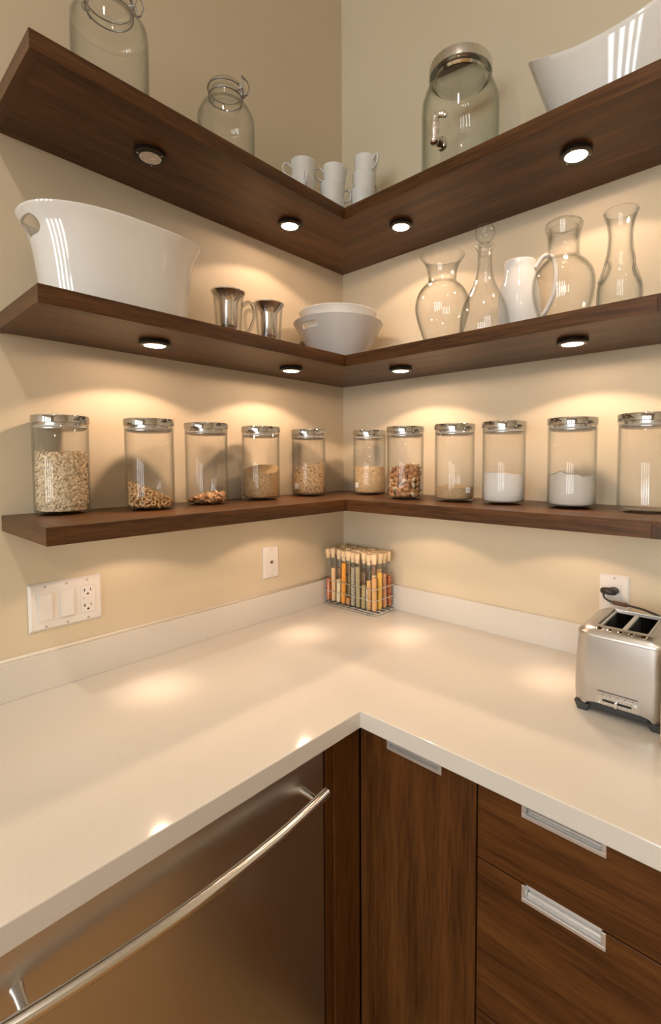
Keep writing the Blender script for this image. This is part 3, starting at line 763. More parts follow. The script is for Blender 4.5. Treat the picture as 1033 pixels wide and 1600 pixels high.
# ------------------------------------------------------------------ middle shelf: white tub
def tub():
    cx, cy, z0 = 0.158, -0.920, Z2T
    bm = NB(); seg = 72
    outer = smooth_prof([(0.150, 0.0), (0.157, 0.006), (0.163, 0.045), (0.170, 0.100), (0.181, 0.155), (0.196, 0.186), (0.204, 0.1995)], 3)
    prof = [(0, 0.0)]+outer+[(0.2045, 0.2025), (0.202, 0.2035), (0.199, 0.2015)]+[(r-0.006, z) for r, z in outer[::-1][2:-3]]+[(0.150, 0.010), (0, 0.010)]
    rings = []
    for r, z in prof:
        f = min(1.0, r/0.2045)
        if r < 1e-6: rings.append([bm.verts.new((0, 0, z))]); continue
        ring = []
        for i in range(seg):
            a = 2*pi*i/seg
            # wide oval, squarer than an ellipse; ends flare more than the sides
            ca, sa = cos(a), sin(a); n_ = 2.35
            d = (abs(ca)**n_+abs(sa)**n_)**(-1/n_)
            sy = r*(0.955-0.015*z/0.2); sx = (0.098+(r-0.15)*0.32) if r >= 0.13 else r*0.65
            lift = (0.016 if sa > 0 else -0.006)*max(0.0, z/0.2)**2*sa*sa
            ring.append(bm.verts.new((sx*d*ca, sy*d*sa, z-0.012*max(0, z/0.2)**2+lift)))
        rings.append(ring)
    for A, B in zip(rings[:-1], rings[1:]):
        for i in range(seg):
            j = (i+1) % seg
            if len(A) == 1: bm.faces.new((A[0], B[j], B[i]))
            elif len(B) == 1: bm.faces.new((A[i], A[j], B[0]))
            else: bm.faces.new((A[i], A[j], B[j], B[i]))
    o = obj('serving_tub', bm, 'porcelain', smooth=True); o.location = (cx, cy, z0)
    cs = []
    for s in (-1, 1):
        c = NB()
        loft(c, [[(p[0], s*0.11, p[1]) for p in [(q[0], q[1]+0.152) for q in rrect(0, 0, 0.040, 0.017, 0.0165, 0)]], [(p[0], s*0.26, p[1]) for p in [(q[0], q[1]+0.152) for q in rrect(0, 0, 0.040, 0.017, 0.0165, 0)]]])
        co = obj('cutter', c, 'porcelain'); co.location = (cx, cy, z0); cs.append(co)
    difference(o, cs)
    tag(o, 'large oval white ceramic tub with a handle hole in each end', 'tub')
tub()

# glass tea mugs with steel infusers
def mug(x, y, ha, label, tab):
    t = thing('tea_mug', label, 'mug', (x, y, Z2T), group='glass tea mugs')
    R0, R1, h = 0.0315, 0.0410, 0.140
    g = obj('glass_body', lathe(NB(), [(0, 0), (R0-0.004, 0), (R0, 0.004), (R1, h), (R1-0.0012, h+0.0012), (R1-0.0026, h), (R0-0.0024, 0.010), (R0-0.006, 0.0075), (0, 0.0075)], 48), 'ware_glass', t, 40)
    c, s = cos(ha), sin(ha)
    pth = curve_pts([((R0+0.0075)*c, (R0+0.0075)*s, 0.113), ((R1+0.014)*c, (R1+0.014)*s, 0.123), ((R1+0.027)*c, (R1+0.027)*s, 0.110), ((R1+0.027)*c, (R1+0.027)*s, 0.078), ((R1+0.014)*c, (R1+0.014)*s, 0.046), ((R0+0.0015)*c, (R0+0.0015)*s, 0.026)], 5)
    obj('handle', tube(NB(), pth, 0.0046, 10), 'stopper_glass', t, True)
    inf = obj('infuser', lathe(NB(), [(0.044, h+0.0035), (0.0445, h+0.0022), (0.036, h-0.006), (0.0262, h-0.020), (0.0245, h-0.028), (0.0235, 0.052), (0.0205, 0.048), (0, 0.047), (0, 0.050), (0.0215, 0.052), (0.0232, h-0.028), (0.035, h-0.004), (0.0425, h+0.0038)], 48, close=False), 'satin_bright', t, 40)
    obj('flange', lathe(NB(), [(0.0425, h+0.0012), (0.0455, h+0.0018), (0.0455, h+0.0048), (0.0405, h+0.0056), (0, h+0.0060), (0, h+0.0040), (0.0405, h+0.0036)], 48), 'satin_bright', inf, 40)
    if tab is not None:
        c, s = cos(tab), sin(tab)
        bm = NB(); tube(bm, [(0.040*c, 0.040*s, h+0.004), (0.055*c, 0.055*s, h+0.006), (0.0665*c, 0.0665*s, h+0.0105)], [0.010, 0.007, 0.0045], 10, flat=0.32)
        obj('thumb_tab', bm, 'chrome', inf, True)
    return t
mug(0.150, -0.6231, radians(62), 'clear glass tea mug with steel infuser beside the big white tub', None)
mug(0.150, -0.4838, camdir(0.15, -0.4838, -86), 'clear glass tea mug with steel infuser and raised thumb tab', camdir(0.15, -0.4838, -100))

# corner bowls
def bowl(name, x, y, z, R, h, rb, label, hole, lip=0.0, slot=(0.035, 0.0090)):
    w = 0.0048
    bm = lathe(NB(), [(0, 0.0)]+[(rb-0.004, 0.0), (rb, 0.002)]+[(rb+(R-rb)*k/10, 0.002+(h-0.002)*(k/10)**1.06) for k in range(1, 11)]+[(R+0.001, h+0.0018), (R-0.0025, h+0.0030), (R-w, h+0.001)]+[(rb-w+(R-rb)*k/10, 0.002+(h-0.002)*(k/10)**1.06+0.001) for k in range(9, 0, -1)]+[(rb-w, 0.0065), (0, 0.0065)], 80)
    o = obj(name, bm, 'porcelain', smooth=True); o.location = (x, y, z)
    cs = []
    if hole:
        for s in (-1, 1):
            c = NB(); q = rrect(0, 0, slot[0], slot[1], slot[1]*0.95, 0); zz = h-0.0225
            loft(c, [[(p[0], s*(R-0.045), p[1]+zz) for p in q], [(p[0], s*(R+0.02), p[1]+zz) for p in q]])
            co = obj('cutter', c, 'porcelain'); co.location = (x, y, z); co.rotation_euler = (0, 0, 0); cs.append(co)
        difference(o, cs)
    return tag(o, label, 'bowl', 'white bowls stacked in the corner')
bowl('mixing_bowl', 0.163, -0.198, Z2T, 0.150, 0.137, 0.070, 'wide white bowl with handle slots in the shelf corner, lower of the stack', True)
bowl('mixing_bowl', 0.1625, -0.1975, Z2T+0.0068, 0.1295, 0.165, 0.0600, 'plain white bowl nested in the wide bowl, upper of the stack', False)

# ------------------------------------------------------------------ glassware on the middle shelf
def shell(pts, w, n=4, foot=0.006):
    """outer profile from the base up, then the inner wall back down"""
    o = smooth_prof(pts, n)
    inner = []
    for i in range(len(o)-1, -1, -1):
        a = o[max(i-1, 0)]; b = o[min(i+1, len(o)-1)]
        tx, tz = b[0]-a[0], b[1]-a[1]; L = hypot(tx, tz) or 1
        r, z = o[i][0]-w*tz/L, o[i][1]+w*tx/L
        if z > foot and r > 0.002: inner.append((r, z))
    top = o[-1]
    return [(0, 0)]+o+[(top[0]-w*0.3, top[1]+w*0.45)]+inner+[(0, foot)]
VZ = Z2T
o = obj('glass_vase', lathe(NB(), shell([(0.030, 0), (0.036, 0.002), (0.046, 0.015), (0.0535, 0.032), (0.0665, 0.070), (0.0765, 0.108), (0.0775, 0.132), (0.0715, 0.158), (0.0590, 0.178), (0.0460, 0.190), (0.0412, 0.197), (0.0400, 0.206), (0.0425, 0.228), (0.0505, 0.250), (0.0640, 0.269)], 0.0022), 72), 'ware_glass', smooth=True)
o.location = (0.550, -0.170, VZ); tag(o, 'clear glass vase with round belly and flared rim', 'vase')
t = thing('decanter', 'clear bell-shaped decanter with a ball stopper', 'decanter', (0.7023, -0.210, VZ))
obj('glass_body', lathe(NB(), shell([(0.050, 0), (0.058, 0.003), (0.0628, 0.020), (0.0638, 0.040), (0.0618, 0.062), (0.0545, 0.092), (0.0385, 0.124), (0.0262, 0.150), (0.0200, 0.178), (0.0180, 0.205), (0.0180, 0.222), (0.0190, 0.230)], 0.0024, 4, 0.010), 64), 'ware_glass', t, True)
obj('collar', lathe(NB(), [(0.0186+0.0055*cos(a), 0.2385+0.0065*sin(a)) for a in [2*pi*k/14 for k in range(14)]], 48, close=True), 'ware_glass', t, True)
st = obj('stopper', lathe(NB(), [(0, 0.246)]+[(0.0100, 0.247), (0.0092, 0.252)]+[(0.0258*sin(b), 0.2750-0.0258*cos(b)) for b in [pi*k/20 for k in range(3, 20)]]+[(0, 0.3008)], 40), 'ware_glass', t, True)
obj('stopper_plug', lathe(NB(), [(0, 0.216), (0.0125, 0.216), (0.0148, 0.246), (0, 0.2461)], 32), 'ware_glass', st, 40)

t = thing('white_pitcher', 'plain white ceramic pitcher with a loop handle behind the glass jug', 'pitcher', (0.7480, -0.095, VZ))
obj('body', lathe(NB(), shell([(0.046, 0), (0.052, 0.002), (0.0565, 0.025), (0.0585, 0.062), (0.0578, 0.095), (0.0535, 0.140), (0.0455, 0.175), (0.0415, 0.195), (0.0418, 0.208), (0.0432, 0.2185)], 0.0042), 64), 'porcelain', t, True)
hd = Vector((0.80, 0.10, 0)).normalized(); 
pth = curve_pts([hd*0.040+Vector((0, 0, 0.196)), hd*0.062+Vector((0, 0, 0.222)), hd*0.084+Vector((0, 0, 0.216)), hd*0.094+Vector((0, 0, 0.178)), hd*0.090+Vector((0, 0, 0.125)), hd*0.072+Vector((0, 0, 0.082)), hd*0.055+Vector((0, 0, 0.062))], 5)
obj('handle', tube(NB(), pth, 0.0085, 12, flat=0.75), 'porcelain', t, True)

t = thing('glass_jug', 'round-bellied clear glass jug with a wide lidded neck', 'jug', (0.8956, -0.192, VZ))
obj('glass_body', lathe(NB(), shell([(0.044, 0), (0.050, 0.003), (0.0560, 0.026), (0.0660, 0.062), (0.0702, 0.096), (0.0660, 0.126), (0.0520, 0.148), (0.0400, 0.159), (0.0362, 0.168), (0.0352, 0.190), (0.0362, 0.212), (0.0402, 0.228), (0.0432, 0.238)], 0.0034, 4, 0.010), 72), 'ware_glass', t, True)
ldj = obj('lid', lathe(NB(), [(0, 0.2295), (0.022, 0.230), (0.030, 0.234), (0.0385, 0.2412), (0.0400, 0.2440), (0.0360, 0.2465), (0.0200, 0.2475), (0, 0.2478)], 56), 'ware_glass', t, True)
obj('lid_ring', lathe(NB(), [(0.0305, 0.205), (0.0316, 0.206), (0.0320, 0.222), (0.0335, 0.232), (0.0300, 0.2335), (0.0285, 0.222), (0.0285, 0.207)], 48, close=True), 'ware_glass', ldj, 40)

t = thing('pinched_carafe', 'tall clear carafe with pinched sides and flared rim', 'carafe', (1.0128, -0.170, VZ))
bm = lathe(NB(), shell([(0.040, 0), (0.0445, 0.003), (0.0466, 0.020), (0.0466, 0.050), (0.0450, 0.080), (0.0405, 0.104), (0.0335, 0.126), (0.0275, 0.150), (0.0250, 0.175), (0.0252, 0.195), (0.0285, 0.217), (0.0338, 0.234), (0.0362, 0.240)], 0.0030, 5, 0.009), 72)
ca_ = camdir(1.0128, -0.170)
for v in bm.verts:           # thumb dents on both sides
    for off in (-62, 92):
        d = Vector((cos(ca_+radians(off)), sin(ca_+radians(off))))
        u = v.co.x*d.x+v.co.y*d.y; w_ = -v.co.x*d.y+v.co.y*d.x
        if u > 0.012:
            k = math.exp(-(((v.co.z-0.104)/0.020)**2+(w_/0.0155)**2)**1.5)
            v.co.x -= d.x*0.0115*k; v.co.y -= d.y*0.0115*k
obj('glass_body', bm, 'blue_glass', t, True)
for off in (-62,):
    a = ca_+radians(off); d = Vector((cos(a), sin(a), 0)); e = Vector((-sin(a), cos(a), 0))
    P = []
    for k in range(28):
        q = 2*pi*k/28; zz = 0.106+0.0235*sin(q)*1.0; ww = 0.0150*cos(q)
        rr = 0.0405-(zz-0.104)*0.34
        P.append(d*(sqrt(max(rr*rr-ww*ww, 1e-6))-0.0015)+e*ww+Vector((0, 0, zz)))
    obj('dent_rim', tube(NB(), P, 0.0015, 8, closed=True), 'blue_glass', t, True)

# ------------------------------------------------------------------ top shelf
TZ = Z1T
def wire(bm, pts, r=0.0013, closed=False): return tube(bm, pts, r, 6, closed=closed)
def clip_jar(x, y, R, hs, hb, Rn, hn, la, label, wr=0.0013):
    """clip-top jar: body radius R up to hs, shoulder to the neck Rn at hb, neck and lid to hn"""
    t = thing('clip_top_jar', label, 'jar', (x, y, TZ), group='clip-top jars on the top shelf')
    pts = [(R-0.010, 0), (R-0.002, 0.003), (R, 0.012), (R, hs*0.5), (R, hs), (R-0.004, hs+0.35*(hb-hs)), (R-0.45*(R-Rn), hs+0.80*(hb-hs)), (Rn-0.001, hb), (Rn-0.0015, hb+0.008), (Rn-0.0015, hn-0.026)]
    obj('glass_body', lathe(NB(), shell(pts, 0.0026), 72), 'ware_glass', t, True)
    z1 = hn-0.0245
    obj('rubber_seal', lathe(NB(), [(Rn-0.004, z1), (Rn+0.0025, z1), (Rn+0.0025, z1+0.003), (Rn-0.004, z1+0.003)], 56, close=True), 'tube_glass', t, 40)
    ld = obj('lid', lathe(NB(), [(0, z1+0.0035), (Rn-0.014, z1+0.0035), (Rn-0.011, z1+0.008), (Rn-0.004, z1+0.0035), (Rn+0.001, z1+0.0035), (Rn+0.0022, z1+0.008), (Rn+0.0022, z1+0.018), (Rn-0.003, z1+0.0235), (Rn-0.012, z1+0.0245), (0, z1+0.0245)], 56), 'ware_glass', t, 45)
    bm = NB(); wire(bm, ring_pts((0, 0, z1-0.010), Rn+0.0012, 44), wr, True); wire(bm, ring_pts((0, 0, z1+0.010), Rn+0.0034, 44), wr, True)
    cl = obj('wire_bail', bm, 'thin_wire', t, True)
    d = Vector((cos(la), sin(la), 0)); e = Vector((-sin(la), cos(la), 0)); bm = NB(); r0 = Rn+0.004
    V3 = lambda rad, tan, z: d*rad+e*tan+Vector((0, 0, z))
    wire(bm, [V3(r0, -0.012, z1-0.010), V3(r0+0.014, -0.013, z1-0.012), V3(r0+0.022, -0.013, z1+0.006), V3(r0+0.016, -0.012, z1+0.022), V3(r0+0.016, 0.012, z1+0.022), V3(r0+0.022, 0.013, z1+0.006), V3(r0+0.014, 0.013, z1-0.012), V3(r0, 0.012, z1-0.010)], wr)
    wire(bm, [V3(r0, -0.008, z1+0.010), V3(r0+0.007, -0.008, z1+0.004), V3(r0+0.009, -0.008, z1-0.016), V3(r0+0.010, -0.006, z1-0.022), V3(r0+0.010, 0.006, z1-0.022), V3(r0+0.009, 0.008, z1-0.016), V3(r0+0.007, 0.008, z1+0.004), V3(r0, 0.008, z1+0.010)], wr)
    obj('latch', bm, 'thin_wire', cl)
    bm = NB(); wire(bm, [V3(-r0, -0.010, z1-0.010), V3(-r0-0.006, -0.010, z1), V3(-r0-0.006, -0.010, z1+0.006), V3(-r0, -0.009, z1+0.010)], wr); wire(bm, [V3(-r0, 0.010, z1-0.010), V3(-r0-0.006, 0.010, z1), V3(-r0-0.006, 0.010, z1+0.006), V3(-r0, 0.009, z1+0.010)], wr)
    obj('hinge', bm, 'thin_wire', cl)
clip_jar(0.140, -0.9167, 0.0795, 0.213, 0.250, 0.0475, 0.290, camdir(0.14, -0.9167, 60), 'tall clear clip-top jar standing nearest the open end of the top shelf', 0.0018)
clip_jar(0.130, -0.6073, 0.0755, 0.176, 0.222, 0.0440, 0.274, camdir(0.13, -0.6073, 50), 'squat clear clip-top jar beside the stacked white cups', 0.0018)

def cup(x, y, z, ha, label, tilt=(0, 0), R=0.0405, h=0.086):
    t = thing('white_cup', label, 'cup', (x, y, z), group='white cups stacked on the top shelf'); rb = 0.0290
    t.rotation_euler = (tilt[0], tilt[1], 0)
    obj('body', lathe(NB(), shell([(rb-0.004, 0), (rb, 0.002), (rb+0.0045, 0.022), (R-0.0035, 0.060), (R, h)], 0.0026, 3, 0.005), 48), 'porcelain_cup', t, True)
    c, s = cos(ha), sin(ha); V3 = lambda r, zz: (r*c, r*s, zz)
    obj('handle', tube(NB(), curve_pts([V3(R-0.004, h-0.016), V3(R+0.010, h-0.004), V3(R+0.0215, h-0.011), V3(R+0.0215, h-0.030), V3(R+0.011, h-0.040), V3(R-0.0065, h-0.0445)], 5), 0.0040, 8, flat=0.7), 'porcelain_cup', t, True)
    return t
NEST = 0.0530
# stack beside the squat jar, stack in the corner, stack towards the dispenser
cup(0.133, -0.328, TZ, camdir(0.133, -0.331, 170), 'white cup at the foot of the stack beside the squat clip-top jar')
cup(0.133, -0.3275, TZ+NEST, camdir(0.133, -0.331, 10), 'white cup beside the squat clip-top jar, handle to the front, middle of three')
cup(0.133, -0.3255, TZ+2*NEST, camdir(0.13, -0.322, -88), 'white cup on top of the stack beside the squat clip-top jar', (0.02, 0.02))
cup(0.181, -0.242, TZ, camdir(0.15, -0.22, 160), 'white cup at the foot of the shelf corner stack')
cup(0.181, -0.242, TZ+NEST, camdir(0.15, -0.22, 110), 'white cup in the middle of the shelf corner stack')
cup(0.1835, -0.2395, TZ+2*NEST, camdir(0.16, -0.206, -84), 'white cup with a large loop handle on top of the shelf corner stack', (-0.035, 0.04))
cup(0.2260, -0.1480, TZ, camdir(0.226, -0.15, 120), 'white cup at the foot of the stack beside the drink dispenser')
cup(0.2275, -0.1465, TZ+NEST, camdir(0.226, -0.15, 150), 'white cup second from the shelf in the stack beside the drink dispenser')
cup(0.2300, -0.1440, TZ+2*NEST, camdir(0.2335, -0.14, 140), 'white cup third from the shelf in the stack beside the drink dispenser', (-0.02, 0.03))
cup(0.2330, -0.1415, TZ+3*NEST, camdir(0.239, -0.135, 38), 'white cup on top of the stack beside the drink dispenser', (-0.03, 0.05))

t = thing('drink_dispenser', 'large clear glass drink dispenser with steel lid and chrome tap', 'dispenser', (0.5979, -0.160, TZ))
DRr = 0.1055
obj('glass_body', lathe(NB(), shell([(DRr-0.020, 0), (DRr-0.006, 0.004), (DRr, 0.020), (DRr, 0.120), (DRr, 0.225), (DRr-0.004, 0.250), (DRr-0.012, 0.272), (0.0840, 0.290), (0.0810, 0.300), (0.0820, 0.318)], 0.0042, 4, 0.012), 80), 'green_glass', t, True)
ld = obj('lid', lathe(NB(), [(0, 0.340), (0.080, 0.340), (0.0850, 0.338), (0.0862, 0.334), (0.0862, 0.312), (0.0835, 0.312), (0.0835, 0.320), (0, 0.320)], 72), 'satin_steel', t, 40)
obj('lid_seal', lathe(NB(), [(0, 0.3195), (0.072, 0.3195), (0.074, 0.306), (0.070, 0.300), (0.050, 0.296), (0, 0.295)], 56), 'chrome', ld, 40)
ta = camdir(0.5979, -0.16, -27); d = Vector((cos(ta), sin(ta), 0)); zt = 0.083; r0 = DRr
V3 = lambda r, z, tn=0.0: d*r+Vector((-sin(ta), cos(ta), 0))*tn+Vector((0, 0, z))
tp = obj('tap', tube(NB(), [V3(r0-0.006, zt), V3(r0+0.006, zt), V3(r0+0.0062, zt), V3(r0+0.014, zt), V3(r0+0.030, zt)], [0.0165, 0.0165, 0.0120, 0.0095, 0.0085], 18), 'chrome', t, 40)
obj('spout', tube(NB(), curve_pts([V3(r0+0.036, zt+0.044), V3(r0+0.036, zt+0.030), V3(r0+0.036, zt+0.006), V3(r0+0.038, zt-0.018)], 4), [0.0105]*4+[0.0135]*4+[0.0120]*4+[0.0092], 16), 'chrome', tp, True)
obj('lever', tube(NB(), curve_pts([V3(r0+0.036, zt+0.042), V3(r0+0.030, zt+0.054, 0.004), V3(r0+0.024, zt+0.056, 0.016), V3(r0+0.020, zt+0.050, 0.026)], 4), [0.0100]*5+[0.0085]*5+[0.0065]*3, 12), 'chrome', tp, True)

def boat_bowl():
    bm = NB(); seg, nr = 72, 14; cx, cy = 0.988, -0.165
    he, hm = 0.226, 0.135
    def P(t, a, off):
        A = (0.105+(0.188-0.105)*t**0.9)-off; B = (0.062+(0.112-0.062)*t**0.8)-off
        n_ = 2.0+0.25*t; ca, sa = cos(a), sin(a)
        d = (abs(ca)**n_+abs(sa)**n_)**(-1/n_)
        H_ = hm+(he-hm)*abs(ca)**2.2
        return (A*d*ca, B*d*sa, H_*t+off*(1-t))
    rings = [[(0.6*P(0, 2*pi*i/seg, 0)[0], 0.6*P(0, 2*pi*i/seg, 0)[1], 0) for i in range(seg)]]
    rings += [[P(k/nr, 2*pi*i/seg, 0) for i in range(seg)] for k in range(nr+1)]
    rings.append([(p[0]*0.988, p[1]*0.985, p[2]+0.002) for p in rings[-1]])
    rings += [[P(k/nr, 2*pi*i/seg, 0.0055) for i in range(seg)] for k in range(nr, -1, -1)]
    loft(bm, rings)
    o = obj('boat_bowl', bm, 'porcelain', smooth=60); o.location = (cx, cy, TZ)
    tag(o, 'large white boat-shaped serving bowl with upswept ends on the top shelf', 'bowl')
boat_bowl()

# ------------------------------------------------------------------ spice rack
RX0, RX1, RY0, RY1 = 0.022, 0.268, -0.1330, -0.0210
t = thing('spice_rack', 'steel wire rack holding the cork-stoppered spice tubes', 'rack', (0, 0, CT))
for z in (0.0055, 0.0545, 0.0945):
    q = [(p[0], p[1], z) for p in rrect((RX0+RX1)/2, (RY0+RY1)/2, (RX1-RX0)/2, (RY1-RY0)/2, 0.008, 0, 4)]
    obj('rail', tube(NB(), q, 0.0016, 8, closed=True), 'wire_steel', t, True)
for y, s in ((RY0-0.0024, -1), (RY1+0.0024, 1)):
    for x in (0.046, 0.234):
        obj('upright', tube(NB(), [(x, y, 0.001), (x, y, 0.0955)], 0.0016, 8), 'wire_steel', t, True)
for k in range(4):
    y = RY0+0.014+k*0.028
    obj('base_wire', tube(NB(), [(RX0, y, 0.0075), (RX1, y, 0.0075)], 0.0011, 6), 'wire_steel', t, True)
for k in range(8):
    x = RX0+0.018+k*0.030
    obj('base_wire', tube(NB(), [(x, RY0, 0.0098), (x, RY1, 0.0098)], 0.0011, 6), 'wire_steel', t, True)
for x0 in (0.058, 0.218):
    obj('brace', tube(NB(), [(x0, RY0, 0.0055), (x0+0.012, RY0-0.001, 0.0015), (x0+0.016, RY0-0.001, 0.0015)], 0.0011, 6), 'wire_steel', t, True)
FRONT = [('paprika', 0.085, 'bright orange-red'), ('ginger', 0.128, 'beige'), ('cream', 0.090, 'pale cream'), ('turmeric', 0.155, 'deep orange'), ('cinnamon', 0.030, 'a little cinnamon brown'),
         ('sage', 0.145, 'grey-green dried'), ('herb', 0.150, 'green-brown dried'), ('olive', 0.088, 'olive'), ('tan', 0.108, 'tan'), ('lightbrown', 0.120, 'light brown')]
SIDE = {1: ('mustard', 0.135, 'yellow-brown'), 2: ('rosy', 0.125, 'rosy brown'), 3: ('chili', 0.115, 'red chili flake')}
INNER = ['tan', 'ginger', 'lightbrown', 'herb', 'cinnamon', 'cream', 'olive', 'rosy']
rnd = random.Random(77)
tube_mesh = mesh_only('glass_tube', lathe(NB(), [(0, 0.0), (0.004, 0.0009), (0.0078, 0.0042), (0.0100, 0.0100), (0.0100, 0.1780), (0.0104, 0.1790), (0.0096, 0.1795), (0.0091, 0.1785), (0.0091, 0.1700)], 24), 'tube_glass', 40)
cork_mesh = mesh_only('cork', lathe(NB(), [(0, 0.166), (0.0084, 0.166), (0.0089, 0.1796), (0.0108, 0.1800), (0.0110, 0.1990), (0.0102, 0.2010), (0, 0.2012)], 20), 'cork', 40)
for i in range(10):
    for j in range(4):
        x = RX0+0.0135+i*(RX1-RX0-0.027)/9; y = RY0+0.0135+j*(RY1-RY0-0.027)/3
        if j == 0: sp, fh, lb = FRONT[i]; lab = 'cork-stoppered tube of %s spice in the front row of the rack' % lb
        elif i == 9: sp, fh, lb = SIDE[j]; lab = 'cork-stoppered tube of %s spice at the short end of the rack' % lb
        else: sp = INNER[(i*3+j*5) % 8]; fh = rnd.uniform(0.06, 0.15); lab = 'cork-stoppered spice tube behind the front row of the rack'
        t = thing('spice_tube', lab, 'spice tube', (x, y, CT+0.0112), group='spice tubes in the rack')
        t.rotation_euler = (rnd.uniform(-0.018, 0.018), rnd.uniform(-0.02, 0.02), 0)
        dz = rnd.uniform(-0.003, 0.003) if not (i == 3 and j == 0) else -0.003
        g = bpy.data.objects.new('glass_tube', tube_mesh); COL.objects.link(g); g.parent = t
        c = bpy.data.objects.new('cork', cork_mesh); COL.objects.link(c); c.parent = t; c.location = (0, 0, dz)
        obj('spice', lathe(NB(), [(0, 0.0022), (0.0066, 0.0056), (0.0087, 0.0106), (0.0087, fh), (0, fh+rnd.uniform(-0.001, 0.002))], 18), 'spice_'+sp, t, 50)

# ------------------------------------------------------------------ toaster, plug, cord
TX, TY, hx, hy = 1.0615, -0.2200, 0.0895, 0.1020
t = thing('toaster', 'brushed steel two-slot toaster with five buttons on its cast top', 'toaster', (TX, TY, CT))
bm = NB(); rings = []
for z, ins, rr in ((0.0165, 0.006, 0.026), (0.022, 0.002, 0.030), (0.040, 0.0, 0.032), (0.100, 0.0, 0.032), (0.1600, 0.0035, 0.032), (0.1660, 0.0042, 0.032)):
    rings.append(rrect(0, 0, hx-ins, hy-ins*0.6, rr, z, 8))
loft(bm, rings)
bd = obj('body', bm, 'toaster_steel', t, 50)
# arched lower edge at the front and back
c2 = box(NB(), (-0.0505, -0.0650, 0.1180), (0.0505, 0.0830, 0.30)); co2 = obj('cutter', c2, 'toaster_steel'); co2.location = (TX, TY, CT)
c1 = NB(); A = 0.066; pts = [(-A-0.006, -0.01), (-A, 0.014), (-A+0.008, 0.0255), (-A+0.022, 0.0285), (A-0.022, 0.0285), (A-0.008, 0.0255), (A, 0.014), (A+0.006, -0.01)]
prism(c1, pts, -0.2, 0.2, 0, 'y'); co = obj('cutter', c1, 'toaster_steel'); co.location = (TX, TY, CT)
difference(bd, [co, co2])
obj('base', loft_o := (lambda b: (loft(b, [rrect(0, 0, hx-0.012, hy-0.012, 0.018, 0.012, 6), rrect(0, 0, hx-0.009, hy-0.008, 0.018, 0.0282, 6)]), b)[1])(NB()), 'foot_rubber', t)
for sx in (-1, 1):
    for sy in (-1, 1):
        bm = NB(); px, py = sx*(hx-0.020), sy*(hy-0.018)
        loft(bm, [rrect(px, py, 0.0105, 0.010, 0.004, 0.0, 3), rrect(px, py, 0.0165, 0.0150, 0.006, 0.0175, 3)])
        obj('foot', bm, 'foot_rubber', t)
# cast top: outer rim rising to the slot well
bm = NB(); rings = []
for z, ins, rr in ((0.1655, 0.0030, 0.032), (0.1690, 0.0026, 0.032), (0.1735, 0.0050, 0.031), (0.1800, 0.0125, 0.026), (0.1835, 0.0200, 0.020), (0.1850, 0.0280, 0.014), (0.1850, 0.0350, 0.008)):
    rings.append(rrect(0, 0, hx-ins, hy-ins*0.75, rr, z, 8))
wx, wy, woy = 0.0505, 0.0730, 0.0090
well = lambda z, d=0.0: [(p[0], p[1]+woy, z) for p in rrect(0, 0, wx-d, wy-d, 0.004, 0, 8)]
rings.append(well(0.1848)); rings.append(well(0.1770, 0.001))
V = loft(bm, rings, False, False)
obj('cast_top', bm, 'toaster_cast', t, 40)
bm = NB(); zz0, zz1 = 0.1752, 0.1775
box(bm, (-wx+0.001, woy-wy+0.001, zz0), (-0.0433, woy+wy-0.001, zz1)); box(bm, (0.0433, woy-wy+0.001, zz0), (wx-0.001, woy+wy-0.001, zz1)); box(bm, (-0.0043, woy-wy+0.001, zz0), (0.0043, woy+wy-0.001, zz1))
for sx in (-1, 1):
    box(bm, (sx*0.0238-0.0195, woy-wy+0.001, zz0), (sx*0.0238+0.0195, woy-0.0640, zz1)); box(bm, (sx*0.0238-0.0195, woy+0.0640, zz0), (sx*0.0238+0.0195, woy+wy-0.001, zz1))
obj('well_plate', bm, 'slot_black', t)
fr = 0.0045
for sx in (-1, 1):
    cx_ = sx*0.0238; bm = NB(); w_, l_ = 0.0195, 0.0640
    box(bm, (cx_-w_-fr, woy-l_-fr, 0.1776), (cx_-w_, woy+l_+fr, 0.1815), 0.0008, 1); box(bm, (cx_+w_, woy-l_-fr, 0.1776), (cx_+w_+fr, woy+l_+fr, 0.1815), 0.0008, 1)
    box(bm, (cx_-w_, woy-l_-fr, 0.1776), (cx_+w_, woy-l_, 0.1815), 0.0008, 1); box(bm, (cx_-w_, woy+l_, 0.1776), (cx_+w_, woy+l_+fr, 0.1815), 0.0008, 1)
    obj('slot_frame', bm, 'aluminium_flange', t)
    bm = NB(); pl = 0.1776
    # slot liner seen through the opening
    box(bm, (cx_-w_, woy+l_-0.001, 0.1200), (cx_+w_, woy+l_, pl)); box(bm, (cx_-w_, woy-l_, 0.1200), (cx_+w_, woy-l_+0.001, pl))
    box(bm, (cx_-w_, woy-l_, 0.1200), (cx_-w_+0.001, woy+l_, pl)); box(bm, (cx_+w_-0.001, woy-l_, 0.1200), (cx_+w_, woy+l_, pl)); box(bm, (cx_-w_, woy-l_, 0.119), (cx_+w_, woy+l_, 0.120))
    obj('slot_liner', bm, 'lid_steel', t)
    bm = NB()
    for k in range(9):
        y_ = woy-l_+0.008+k*0.0138
        tube(bm, [(cx_-w_+0.003, y_, 0.122), (cx_-w_+0.003, y_, 0.176)], 0.0007, 5); tube(bm, [(cx_+w_-0.003, y_, 0.122), (cx_+w_-0.003, y_, 0.176)], 0.0007, 5)
    obj('guard_wires', bm, 'thin_wire', t)
